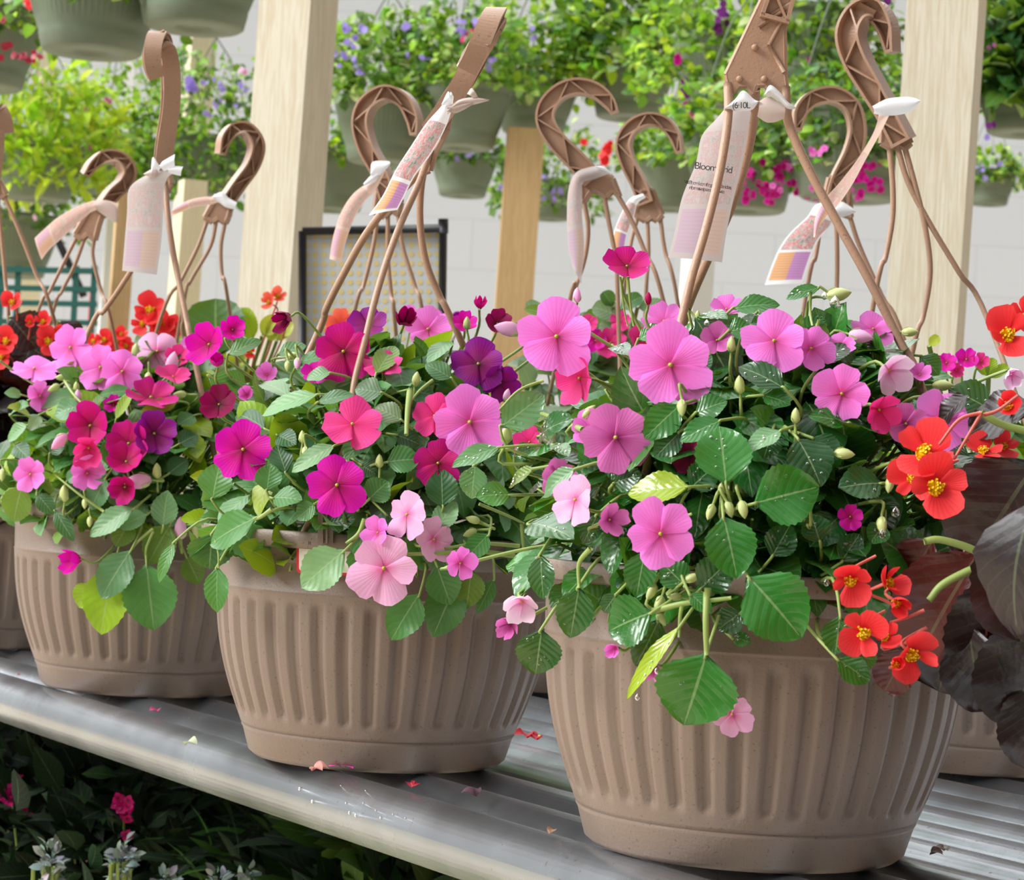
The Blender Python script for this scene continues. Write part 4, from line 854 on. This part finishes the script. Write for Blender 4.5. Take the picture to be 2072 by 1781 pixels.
backplant('g', 'variegated impatiens with pale leaf margins under the lone magenta flower', 'flowering plant', 'sgsd', a=.13, h=.21, n=210,
    flowers=[(1235,695,36,'K',(0,.3),0,15),(1300,690,40,'K',(.3,.2),40,15),(1205,690,26,'F',(0,.3),0,15),(1255,650,24,'K',(0,.3),0,15),(1190,655,22,'K',(0,.3),0,15)],
    leaves=[((1265,645),(1198,622),44,'s',(0,.5)),((1270,655),(1212,672),42,'s',(0,.5)),((1290,622),(1348,622),34,'s',(.1,.6)),((1255,625),(1300,600),34,'d',(0,.6)),((1100,640),(1065,612),28,'s',(0,.5)),((1130,660),(1090,670),30,'s',(0,.5)),((1240,620),(1220,590),30,'d',(0,.5))])
backplant('i', 'orange and scarlet flowers low between hanger strands in the back row', 'flowering plant', 'mlgs', a=.13, h=.19, n=130,
    flowers=[(1340,640,22,'C',(0,.3),0,15),(1375,650,20,'K',(0,.3),0,15)])
backplant('h', 'leafy impatiens behind the wet pink mound', 'flowering plant', 'mdgs', a=.13, h=.15, n=140)
backplant('f', 'magenta-flowered plant with lime leaves at far right in the back row', 'flowering plant', 'lmag', a=.13, h=.13, n=190, size=(.022, .04),
    flowers=[(1915,735,24,'F',(-.2,.4),0,15),(1955,728,26,'F',(0,.4),40,15),(1985,732,20,'K',(.1,.4),0,15),(1935,750,18,'K',(0,.4),0,15)],
    leaves=[((2000,760),(1975,730),24,'l',(0,.3)),((2000,762),(2010,724),22,'l',(0,.3)),((2000,765),(2040,740),22,'l',(0,.3)),((1880,700),(1900,680),20,'y',(0,.3))])
# ------------------------------------------------------------------ setting
def struct(o, k='structure'): o['kind'] = k; return o
mb = MB(); mb.poly([V(-14, -3, 0), V(14, -3, 0), V(14, 9.2, 0), V(-14, 9.2, 0)], [(0, 1, 2, 3)]); struct(mb.obj('floor', M['floor'], smooth=False))
mb = MB(); box(mb, V(0, 9.1, 1.6), (14, .1, 1.6)); struct(mb.obj('wall_back', M['wall'], smooth=False))
mb = MB(); box(mb, V(1.36, .5, 1.2), (.03, 1.7, 1.2)); struct(mb.obj('added_shade_wall', woodmat('brown_boards', (112, 92, 74), (84, 68, 54)), smooth=False))  # added board wall out of view, blocks light from the right
def post(x, w, D, y0, y1, mat, name, label, yaw=.38, cat='wooden post', lean=.018, kind=None, wd=None, z0=None):
    """square post whose face centre is at px x, from row y1 down to row y0 (or the floor)"""
    p = at(x, 600, D); top = at(x, y1, D)[2]; bot = 0 if z0 is None else z0
    mb = MB(); a = V(math.cos(yaw), math.sin(yaw), 0); b = V(-math.sin(yaw), math.cos(yaw), 0)
    ll = V(lean, 0, 1); hh = (top - bot) / 2
    box(mb, V(p[0] + lean * ((top + bot) / 2 - p[2]), p[1], (top + bot) / 2), (w / 2, (wd or w) / 2, hh), (a, b, nrm(ll)))
    base = V(p[0], p[1], bot); o = mb.obj(name, M[mat], smooth=False, base=base)
    return tag(o, label, cat) if not kind else struct(o)
post(562, .088, 3.45, 0, -500, 'wood', 'wooden_post', 'thick pale wooden post with a shaded right face, left of centre', yaw=-.40)
post(1876, .087, 2.80, 0, -500, 'wood', 'wooden_post', 'grainy wooden post at the right behind the wet hook', yaw=-.30)
post(1040, .09, 5.6, 0, 262, 'woodt', 'wooden_post', 'short tan wooden post ending under the hanging green pots', yaw=.05)
post(242, .048, 5.6, 0, 380, 'woodt', 'wooden_post', 'narrow tan post beside the green metal rack', yaw=.3)
post(374, .062, 5.9, 0, 365, 'woodc', 'wooden_post', 'slim cream post behind the small left hooks', yaw=.4)
post(212, .02, 6.2, 0, 400, 'white', 'metal_upright', 'thin white upright beside the narrow tan post', cat='upright')
post(1408, .07, 6.6, 0, 500, 'white', 'metal_upright', 'low whitish upright against the concrete wall, right of the wide open hook', yaw=.5, cat='upright')
post(370, .08, 7.2, 0, -200, 'woodc', 'wooden_post', 'cream post behind the higher green pots', yaw=.4)
post(60, .06, 7.0, 0, -200, 'woodc', 'wooden_post', 'cream post behind the fuchsia at top left', yaw=.2)
post(228, .04, 7.8, 0, -200, 'white', 'metal_upright', 'white wall batten between the two higher green pots', yaw=.1, cat='upright')
def beam(x0, y0, x1, y1, D0, D1, h, mat, label, name='wooden_beam', cat='wooden beam'):
    a, b = at(x0, y0, D0), at(x1, y1, D1); mb = MB(); bar(mb, a - a, b - a, .02, h); return tag(mb.obj(name, M[mat], smooth=False, base=a), label, cat)
beam(-60, 182, 150, 182, 6.4, 6.6, .018, 'woodt', 'tan beam behind the lime green foliage at left')
beam(600, 8, 900, 22, 5.4, 5.4, .022, 'woodt', 'tan beam along the top edge right of the thick post')
# dotted board in a black frame
D = 3.2; bd = empty('framed_panel', at(752, 700, D), 'white panel with rows of small yellow dots in a black frame', 'panel')
c4 = [at(612, 468, D), at(897, 462, D), at(893, 760, D), at(612, 760, D)]
mb = MB(); mb.poly([p + F * .008 for p in c4] + [p + F * .014 for p in c4], [(0, 3, 2, 1), (4, 5, 6, 7)]); mb.obj('panel_face', simple('panel_white', (206, 210, 212), .6), bd, smooth=False)
for a, b in ((c4[0], c4[1]), (c4[1], c4[2]), (c4[2], c4[3]), (c4[3], c4[0])):
    mb = MB(); tube(mb, [a, b], .006, n=10, k=0); mb.obj('frame_bar', M['black'], bd)
mb = MB(); tube(mb, [c4[1] - U * .007, c4[1] + U * .013], .0075, n=10, k=0); mb.obj('corner_knob', M['black'], bd)
dotm = simple('dot_yellow', (228, 206, 140), .6); mb = MB()
for i in range(16):
    for j in range(16):
        p = at(619 + 17.7 * i, 477 + 18.9 * j - i * .1, D) + F * .0076; n = 8
        mb.poly([p + (R * math.cos(6.283 * k / n) + U * math.sin(6.283 * k / n)) * .0042 for k in range(n)], [tuple(range(n))])
mb.obj('printed_dots', dotm, bd, smooth=False)
# green rack
D = 5.2; rk = empty('metal_rack', at(100, 800, D), 'dark green metal rack at far left behind the back row', 'rack')
for x in (5, 38, 155, 192):
    mb = MB(); a = at(x, 538, D); b = a.copy(); b[2] = 0; bar(mb, a, b, .006, .006, ref=(0, 1, 0)); mb.obj('upright', M['dgreen'], rk, smooth=False)
for y in (545, 582, 612, 650, 690):
    for dz in (0, .35):
        mb = MB(); bar(mb, at(-20, y, D + dz), at(196, y + 4, D + dz), .008 if y > 545 else .014, .006); mb.obj('shelf_rail', M['dgreen'], rk, smooth=False)
mb = MB(); bar(mb, at(110, 470, D + .1), at(170, 600, D + .1), .008, .008); mb.obj('brace', M['black'], rk, smooth=False)
post(187, .012, 5.4, 0, 590, 'redm', 'red_pole', 'thin red pole beside the green rack', cat='pole')

# ------------------------------------------------------------------ hanging baskets in the background
def gpotmesh():
    mb = MB(); n = 200; th = np.linspace(0, 2 * np.pi, n, endpoint=False)
    P = [(0, .006), (.03, .006), (.035, .0), (.082, .0), (.088, .004), (.094, .03), (.0935, .034), (.098, .045)] + [(.098 + .024 * t, .045 + .08 * t) for t in np.linspace(.05, 1, 8)] + [(.124, .135), (.124, .147), (.131, .149), (.131, .162), (.125, .162), (.115, .13), (.001, .13)]
    vs = []
    for r, z in P:
        g = .0012 * np.sin(60 * th) if .045 < z < .127 and r > .1 else 0
        vs.append(np.stack([(r + g) * np.cos(th), (r + g) * np.sin(th), np.full(n, z)], 1))
    mb.add(np.vstack(vs), gridfaces(len(P), n, True)); return mb.mesh('pot_shell', [M['gpot']])
GP = gpotmesh()
def hangmesh():
    mb = MB()
    for a in (0.4, 2.5, 4.6): tube(mb, [V(.124 * math.cos(a), .124 * math.sin(a), .155), V(.06 * math.cos(a), .06 * math.sin(a), .36), V(0, 0, .45)], .002, n=6, k=4)
    tube(mb, [V(0, 0, .45), V(0, 0, .50), V(.03, 0, .54), V(.05, 0, .50)], .004, n=6, k=4); return mb.mesh('wire_hanger', [M['gpot']])
HM = hangmesh()
FK = {'m': ['f1', 'f4'], 'g': ['f3', 'f2'], 'a': ['f2', 'f5'], 'l': ['f6', 'f5'], 'y': ['y', 'f6'], 's': ['f3', 's'], 'd': ['f4', 'd'], 'x': ['x']}
LC.update({'f1': (104, 160, 50), 'f2': (150, 196, 76), 'f3': (190, 214, 140), 'f4': (52, 96, 40), 'f5': (158, 200, 50), 'f6': (200, 226, 58)})
def basket(cx, base_y, w, D, label, plabel, kinds, n=330, up=.12, sp=1.25, down=.10, lf=(.022, .04), bl=(), blooms='L', spikes=0, hang=True, pname='trailing_plant', narrow=.6, px0=0):
    sc = w * D / FPX / .262; P = at(cx, base_y, D)
    r_ = empty('hanging_pot', P, label, 'hanging pot', 'green plastic hanging pots in the background')
    for nm, me in (('pot_shell', GP),) + ((('wire_hanger', HM),) if hang else ()):
        o = bpy.data.objects.new(nm, me); COL.objects.link(o); o.parent = r_; o.scale = (sc,) * 3
    top = P + V(0, 0, .155 * sc); rt = empty(pname, top, plabel, 'hanging plant'); fol = MB(); a = .131 * sc * sp
    for i in range(int(n * 1.7)):
        th = rng.uniform(0, 6.283)
        if rng.random() < .6: th = -np.pi / 2 + rng.normal(0, 1)
        u_ = rng.random(); rr = a * math.sqrt(rng.uniform(.15, 1)); z = rng.uniform(-down, up * math.sqrt(max(0, 1.05 - (rr / a) ** 2)))
        if z < 0: rr = a * rng.uniform(.85, 1.05)
        p = top + V(rr * math.cos(th), rr * math.sin(th), z); L_ = rng.uniform(*lf)
        A = nrm(V(math.cos(th), math.sin(th), 0) * .7 + V(0, 0, rng.uniform(-.8, .6)) + rng.normal(0, .5, 3)); N = nrm(V(0, -.3, .8) + rng.normal(0, .4, 3))
        leafblade(fol, p, p + A * L_, L_ * narrow, N, jit(LC[random.choice(FK[random.choice(kinds)])], .2), curl=.15, fold=.2, nu=5, nv=3, teeth=0, wave=0)
    for i in range(spikes):
        th = rng.uniform(0, 6.283); rr = a * rng.uniform(.1, .9); p = top + V(rr * math.cos(th), rr * math.sin(th), up * .5); q = p + V(rng.normal(0, .02), 0, rng.uniform(.06, .12))
        tube(fol, [p, q], .0018, .001, 4, 0, col=lin((110, 150, 60)))
        for j in range(7):
            m_ = p + (q - p) * j / 6; leafblade(fol, m_, m_ + nrm(rng.normal(0, 1, 3)) * .012, .007, V(0, -1, .4), lin((130, 170, 80)), nu=4, nv=3, teeth=0)
    fol.obj('foliage', M['leaf_far'], rt)
    groups = {}
    for x, y, r, c in bl:
        mb = groups.setdefault(c, MB()); p = at(x, y, D - a - .01)
        k = max(1, int(r / 6))
        for i in range(k * k + 1):
            q = p + (R * rng.normal(0, r * .42) + U * rng.normal(0, r * .42)) * D / FPX + F * rng.normal(0, .008); rad = min(r, 9) * D / FPX * rng.uniform(.7, 1.1)
            N = nrm(-F + rng.normal(0, .5, 3)); ax = basis(N, rng.uniform(0, 6)); m0 = mb.n
            for j in range(5):
                an = j * 1.2566; d_ = ax[0] * math.cos(an) + ax[1] * math.sin(an); leafblade(mb, q, q + d_ * rad, rad * 1.1, N, (1, 1, 1), nu=4, nv=3, teeth=0, blunt=.3, wave=0)
    for c, mb in groups.items():
        o = mb.obj('blooms', M['pet' + c] if c in PC else M[c], rt); o['kind'] = 'stuff'; o['label'] = {'V': 'violet', 'l': 'lavender', 'F': 'magenta', 'P': 'pink', 'K': 'hot pink', 'R': 'red', 'berry': 'dark red', 'lav': 'lavender', 'W': 'white', 'pur': 'purple'}.get(c, 'pink') + ' blooms'
M['lav'] = simple('lavender_petal', (182, 160, 238), .5, trans=.4); M['pur'] = simple('purple_petal', (130, 40, 140), .5, trans=.3); M['berry'] = simple('berry_red', (176, 24, 64), .35)
def sc_(n, x0, x1, y0, y1, r, c): return [(rng.uniform(x0, x1), rng.uniform(y0, y1), r * rng.uniform(.8, 1.2), c) for _ in range(n)]
basket(185, 108, 300, 4.3, 'green hanging pot at top left, seen from below, left of the two', 'greenery of the left one of two high pots at top left, above the frame', 'mmgd', 120)
basket(392, 58, 300, 4.2, 'green hanging pot at top left, right of the two and higher', 'greenery of the right one of two high pots at top left, above the frame', 'mmgd', 120)
basket(-40, 178, 250, 5.2, 'green hanging pot cut by the left edge under dangling red buds', 'fuchsia with dangling dark red buds at top left', 'agmdl', 300, up=.17, down=.06, bl=[(5,110,10,'berry'),(16,92,9,'berry'),(30,116,10,'berry'),(46,118,9,'berry'),(58,118,10,'berry'),(80,114,11,'berry'),(62,3,14,'R'),(5,40,10,'K'),(70,118,8,'berry')])
basket(75, 405, 190, 6.1, 'green hanging pot in shadow below the lime foliage at left', 'bright lime feathery plant at left', 'lylly', 620, up=.24, sp=1.75, down=.13, lf=(.04, .09), narrow=.25)
basket(232, 395, 185, 6.5, 'light grey-green pot below the pink-dotted foliage at left', 'green leafy plant with a few pale pink blooms, left of the tall edge-on hook', 'mmagl', 620, up=.27, sp=1.9, down=.10, bl=[(172,218,7,'P'),(172,243,8,'L'),(180,243,7,'L'),(135,278,10,'L'),(165,275,10,'L'),(220,203,6,'P'),(185,300,6,'P'),(230,235,6,'L')])
basket(420, 400, 190, 6.3, 'green pot hidden in foliage left of the thick post', 'leafy plant with lavender spikes left of the thick post', 'mmgda', 650, up=.28, sp=1.5, down=.16, spikes=14, bl=sc_(5, 380, 400, 165, 190, 8, 'lav') + sc_(10, 400, 495, 150, 220, 6, 'lav') + [(425,230,9,'lav'),(490,150,10,'W')])
basket(20, 560, 200, 6.6, 'low green pot behind the left hanger strands', 'dark trailing plant with one violet bloom at left below the lime plant', 'ddmd', 520, up=.36, sp=1.6, down=.05, bl=[(38,388,8,'lav'),(95,410,6,'W'),(70,440,5,'W')])
basket(665, 426, 190, 6.2, 'green pot half hidden behind the right side of the thick post', 'bright green leaves low beside the thick post', 'mlmd', 260, up=.10, down=.03)
basket(772, 330, 205, 5.7, 'green hanging pot framed by the round peach-lit hook in the middle', 'pale green plant with lavender spikes right of the thick post', 'gmmas', 650, up=.24, sp=1.6, down=.02, spikes=22, lf=(.02, .045), bl=sc_(14, 665, 830, 50, 150, 8, 'lav') + sc_(4, 660, 760, 130, 170, 6, 'lav'))
basket(930, 300, 205, 5.6, 'green hanging pot right of the leaning middle hook', 'spiky green plant with lavender blooms behind the leaning middle hook', 'gmmsa', 600, up=.24, sp=1.4, down=.02, spikes=20, bl=sc_(14, 850, 1010, 20, 130, 8, 'lav') + [(945,78,10,'K'),(960,60,8,'K'),(985,140,10,'lav'),(995,120,9,'lav')])
basket(1078, 270, 185, 5.9, 'green hanging pot above the short tan post', 'yellow-green leafy plant above the short tan post', 'glmsy', 620, up=.26, sp=1.5, down=.05, bl=sc_(8, 1000, 1100, 30, 150, 7, 'lav'))
basket(935, 398, 140, 7.0, 'small green pot hanging lower, right of the leaning middle hook', 'sparse leaves with purple specks on the lower small pot', 'dmd', 160, up=.07, down=.03, bl=sc_(6, 880, 980, 300, 320, 6, 'lav'))
basket(1270, 240, 190, 5.9, 'green hanging pot lit at its left edge behind the wide open hook', 'leafy plant with long pointed leaves above the wide open hook', 'gmlms', 700, up=.30, sp=1.6, down=.06, lf=(.03, .06))
basket(1110, 445, 120, 7.4, 'dark green pot low beside the short tan post', 'lavender-flecked trailing plant beside the short tan post', 'gdsm', 420, up=.22, sp=1.9, down=.10, bl=sc_(12, 1010, 1180, 290, 420, 6, 'lav'))
basket(1350, 425, 170, 6.6, 'green pot behind the small round-topped hook in the back row', 'green plant with a red bloom behind the small hook in the back row', 'lmgm', 380, up=.20, sp=1.3, down=.02, bl=[(1228,305,16,'R'),(1222,318,12,'R'),(1190,292,8,'R'),(1232,295,10,'R')])
basket(1460, 215, 220, 5.4, 'green hanging pot at top centre right left of the nearest hanger', 'trailing petunias with purple and magenta blooms left of the nearest hanger', 'mglma', 720, up=.22, sp=1.6, down=.14, bl=[(1462,25,16,'pur'),(1468,45,14,'pur'),(1455,55,12,'pur'),(1384,175,14,'pur'),(1392,190,14,'pur'),(1378,200,12,'pur'),(1400,220,16,'F'),(1408,235,12,'F'),(1390,232,12,'F'),(1375,112,10,'F'),(1368,120,8,'F')])
basket(1650, 175, 240, 5.0, 'green hanging pot at top between the two nearest hooks', 'lush leaves tumbling between the two nearest hooks', 'mdmlg', 620, up=.24, sp=1.3, down=.22, bl=[(1795,5,14,'pur'),(1640,120,5,'F')])
basket(1500, 428, 260, 4.7, 'large dark green pot behind the see-through grey tag', 'petunias with a mass of pink blooms over the large dark green pot', 'mglmd', 380, up=.12, sp=1.3, down=.06, bl=sc_(26, 1500, 1610, 330, 415, 9, 'F') + sc_(18, 1560, 1720, 335, 400, 9, 'P') + sc_(6, 1500, 1560, 225, 300, 8, 'P'))
basket(1715, 405, 290, 4.5, 'large dark green pot seen through the face-on hook at right', 'pink blooms draped right of the face-on hook', 'mdgmm', 380, up=.12, sp=1.2, down=.12, bl=sc_(12, 1730, 1790, 330, 400, 10, 'F') + sc_(8, 1640, 1790, 300, 420, 8, 'P'))
basket(2075, 272, 230, 4.6, 'green pot cut by the right edge of the picture', 'dark variegated leaves with pink specks at the right edge', 'dxsd', 420, up=.20, sp=1.25, down=.09, lf=(.04, .08), bl=[(1990,20,7,'P'),(2010,90,6,'P'),(2005,250,8,'pur'),(2000,275,7,'lav'),(2020,330,6,'lav')])
basket(2000, 415, 110, 7.5, 'small pot partly hidden behind the right post', 'sparse trailing plant beside the right post', 'mgdl', 200, up=.08, down=.04, bl=sc_(4, 1980, 2010, 330, 370, 6, 'lav'))
# ------------------------------------------------------------------ below the bench
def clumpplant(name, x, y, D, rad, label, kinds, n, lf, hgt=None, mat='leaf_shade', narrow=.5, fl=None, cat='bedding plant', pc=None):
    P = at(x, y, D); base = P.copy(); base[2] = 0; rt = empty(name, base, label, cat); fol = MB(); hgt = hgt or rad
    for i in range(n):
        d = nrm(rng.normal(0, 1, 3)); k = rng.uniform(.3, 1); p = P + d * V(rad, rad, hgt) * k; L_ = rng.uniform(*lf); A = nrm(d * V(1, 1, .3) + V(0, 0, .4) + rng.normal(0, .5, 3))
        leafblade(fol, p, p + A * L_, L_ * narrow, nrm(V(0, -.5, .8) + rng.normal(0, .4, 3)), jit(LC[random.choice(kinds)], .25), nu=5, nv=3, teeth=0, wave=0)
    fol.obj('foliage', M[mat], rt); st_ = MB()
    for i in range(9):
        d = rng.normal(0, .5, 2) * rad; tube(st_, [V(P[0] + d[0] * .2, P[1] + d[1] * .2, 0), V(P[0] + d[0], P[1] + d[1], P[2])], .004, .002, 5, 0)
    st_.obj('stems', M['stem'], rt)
    if fl:
        mb = MB()
        for (fx, fy, r, n_) in fl:
            for i in range(n_):
                q = at(fx + rng.normal(0, r * .4), fy + rng.normal(0, r * .55), D - rad * .9); ax = basis(-F + rng.normal(0, .4, 3), rng.uniform(0, 6)); rd = .0065
                for j in range(4):
                    an = j * 1.57; leafblade(mb, q, q + (ax[0] * math.cos(an) + ax[1] * math.sin(an)) * rd, rd, ax[2], (1, 1, 1), nu=4, nv=3, teeth=0)
            tube(mb, [at(fx, fy + r * .3, D - rad * .9), at(fx + 15, fy + 160, D - rad * .6)], .0014, n=5, k=0, mi=1)
        o = mb.obj('flower_spike', [M['petM'], M['stem']], rt)
    return rt
LC.update({'k': (17, 32, 18), 'n': (26, 48, 24), 'v': (140, 152, 150), 'u': (60, 92, 34)})  # k and n: greens darkened to stand in for shade under the bench
clumpplant('bedding_plant', 30, 1690, 2.5, .16, 'leafy bedding plant, coloured dark for shade, with pink flower spikes at bottom left under the bench', 'kknk', 380, (.04, .08), fl=[(25, 1612, 34, 13), (75, 1665, 16, 5)])
clumpplant('bedding_plant', 250, 1740, 2.35, .14, 'bedding plant, coloured dark for shade, with one pink flower spike below the bench', 'kknn', 320, (.03, .07), fl=[(248, 1638, 24, 12)])
clumpplant('bedding_plant', 470, 1690, 2.6, .15, 'green bedding plant, coloured dark for shade, under the bench, left of the grassy one', 'kkn', 400, (.04, .08), narrow=.4)
clumpplant('bedding_plant', 440, 1560, 3.0, .14, 'foliage coloured darkest for shade, just under the front tube', 'kkk', 330, (.04, .08))
clumpplant('bedding_plant', 0, 1580, 3.1, .10, 'leaves coloured dark for shade, behind the brown block', 'kkk', 200, (.04, .08))
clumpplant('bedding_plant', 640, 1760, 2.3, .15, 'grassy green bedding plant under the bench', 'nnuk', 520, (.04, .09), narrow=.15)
clumpplant('bedding_plant', 690, 1620, 2.9, .14, 'bedding plant, coloured dark for shade, behind the grassy one', 'kkn', 330, (.04, .08))
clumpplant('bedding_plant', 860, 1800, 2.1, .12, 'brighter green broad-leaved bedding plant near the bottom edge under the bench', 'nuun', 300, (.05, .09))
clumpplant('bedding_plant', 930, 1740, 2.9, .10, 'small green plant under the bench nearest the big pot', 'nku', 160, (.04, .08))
for i, (x, y, lb) in enumerate([(102, 1755, 'leftmost of the silvery woolly plants at the bottom edge'), (246, 1745, 'silvery woolly plant right below the pink spike'), (440, 1800, 'silvery plant at the bottom edge, third from the left'), (330, 1815, 'silvery plant low at the bottom edge between two others'), (500, 1810, 'rightmost silvery plant at the bottom edge')]):
    clumpplant('silver_plant', x, y, 2.1, .010, lb, 'v', 60, (.008, .016), hgt=.024, cat='silver-leaved plant')
bk = MB(); bc = at(60, 1545, 3.6); bc[2] = .35
for z in (.1, .31, .52):
    box(bk, V(bc[0], bc[1], z), (.14, .1, .098)); 
o = bk.obj('concrete_block_pillar', M['block'], smooth=False, base=V(bc[0], bc[1], 0)); tag(o, 'brown concrete block pillar under the left end of the bench', 'block pillar')
# fallen petals and debris on the bench
DB = 'fallen petals and bits on the steel bench'
def debris(x, y, r, c, label, name='fallen_petal', z=ZB, nn=(0, .8), k=2, cat='petal'):
    P = onz(x, y, z + .002); d = (P - O) @ F; mb = MB(); r = 1.3 * r * d / FPX
    for i in range(k):
        a = rng.uniform(0, 6.28); A = nrm(V(math.cos(a), math.sin(a), .15)); leafblade(mb, P, P + A * r * 2, r * 1.5, V(0, -.4, 1), lin(c), curl=.4, fold=.4, nu=8, nv=5, teeth=0)
    o = mb.obj(name, mname(c), None, base=P); tag(o, label, cat, DB)
_dm = {}
def mname(c):
    if c not in _dm: _dm[c] = simple('debris_%d' % len(_dm), c, .6, trans=.2)
    return _dm[c]
for a in [(630,1560,14,(214,150,140),'withered pinkish petal on the front tube before the middle pot'),(694,1556,12,(226,80,170),'bright pink petal beside the withered one on the front tube'),(318,1441,9,(190,70,120),'small pink petal on the bench between left and middle pots'),
          (832,1594,10,(170,30,50),'small dark red petal right of the middle pot'),(965,1612,13,(84,52,66),'dark shrivelled petal between the two biggest pots'),(1068,1494,14,(206,24,44),'bright red petal in the gap between the pots'),
          (1088,1498,12,(214,30,60),'red petal right of the other in the gap between the pots'),(1085,1493,5,(240,200,30),'tiny yellow bit on the red petals'),(1110,1688,10,(150,110,80),'brown withered bit near the largest pot'),
          (1880,1730,12,(120,100,92),'brown crumb right of the largest pot'),(1910,1722,9,(140,118,108),'small grey-brown crumb right of the largest pot'),(36,1367,3,(150,50,60),'tiny red speck on the bench at far left')]: debris(*a)
debris(374, 1508, 14, (176, 186, 150), 'thin pale green leaf sliver on the front tube', 'leaf_sliver', k=1, cat='leaf')
dr = empty('water_drops', onz(680, 1600, ZB), 'clear water drops on the front tube below the middle pot', 'water drops'); mb = MB()
for x, y, r in [(607,1596,9),(632,1622,8),(707,1645,7),(720,1650,8),(700,1625,5),(735,1625,4),(760,1640,4),(770,1655,6),(795,1648,4),(690,1590,4),(740,1600,4),(820,1655,4)]:
    v_, zc = .7385, ZB - .021; d = ray(x, y); # meet the front tube
    a2 = np.array([d @ BN, d[2]]); o2 = np.array([O @ BN - v_, O[2] - zc]); A_ = a2 @ a2; B_ = 2 * o2 @ a2; C_ = o2 @ o2 - .0212 ** 2; t_ = (-B_ - math.sqrt(max(0, B_ * B_ - 4 * A_ * C_))) / (2 * A_)
    p = O + d * t_; nn = nrm(BN * ((p @ BN) - v_) + V(0, 0, p[2] - zc)); rr = r * .55 * t_ / FPX
    lathe(mb, [(0, -.3 * rr), (.8 * rr, -.2 * rr), (rr, 0), (.75 * rr, .4 * rr), (.3 * rr, .6 * rr), (0, .65 * rr)], p, 10, axis=basis(nn))
o = mb.obj('drops', M['drop'], dr); o['kind'] = 'stuff'

# ------------------------------------------------------------------ light: bright overcast sky, softer and darker near the ground
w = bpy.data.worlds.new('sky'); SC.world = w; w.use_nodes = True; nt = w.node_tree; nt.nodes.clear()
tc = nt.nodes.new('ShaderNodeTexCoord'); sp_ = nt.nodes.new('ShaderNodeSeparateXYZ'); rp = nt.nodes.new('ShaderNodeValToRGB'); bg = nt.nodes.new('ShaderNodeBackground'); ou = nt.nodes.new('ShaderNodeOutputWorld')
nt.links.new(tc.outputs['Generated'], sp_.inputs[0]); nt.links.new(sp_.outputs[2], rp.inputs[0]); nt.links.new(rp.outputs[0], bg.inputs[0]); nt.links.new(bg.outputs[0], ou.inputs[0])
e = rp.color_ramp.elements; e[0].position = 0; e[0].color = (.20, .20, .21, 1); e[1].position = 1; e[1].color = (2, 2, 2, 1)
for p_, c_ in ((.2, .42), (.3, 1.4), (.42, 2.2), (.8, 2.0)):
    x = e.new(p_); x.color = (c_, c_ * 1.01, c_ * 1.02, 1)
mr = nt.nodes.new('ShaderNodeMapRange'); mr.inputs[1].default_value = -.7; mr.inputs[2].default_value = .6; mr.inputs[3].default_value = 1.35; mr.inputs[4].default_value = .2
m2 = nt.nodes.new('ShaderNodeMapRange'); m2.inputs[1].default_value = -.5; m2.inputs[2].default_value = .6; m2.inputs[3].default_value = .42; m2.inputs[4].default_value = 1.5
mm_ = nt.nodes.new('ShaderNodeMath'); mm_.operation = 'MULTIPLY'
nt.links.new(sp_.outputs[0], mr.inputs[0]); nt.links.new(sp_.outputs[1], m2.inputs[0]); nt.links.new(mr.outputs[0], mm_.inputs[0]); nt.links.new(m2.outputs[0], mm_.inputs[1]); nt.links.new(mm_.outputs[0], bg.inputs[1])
def sun(d, s, ang, c=(1, 1, 1), nm='sun'):
    l = bpy.data.lights.new(nm, 'SUN'); l.energy = s; l.angle = math.radians(ang); l.color = c; o = bpy.data.objects.new(nm, l); COL.objects.link(o)
    o.rotation_euler = Vector(d).to_track_quat('-Z', 'Y').to_euler()
sun((1.0, .36, -.66), 2.7, 25, (1, 1, .99))
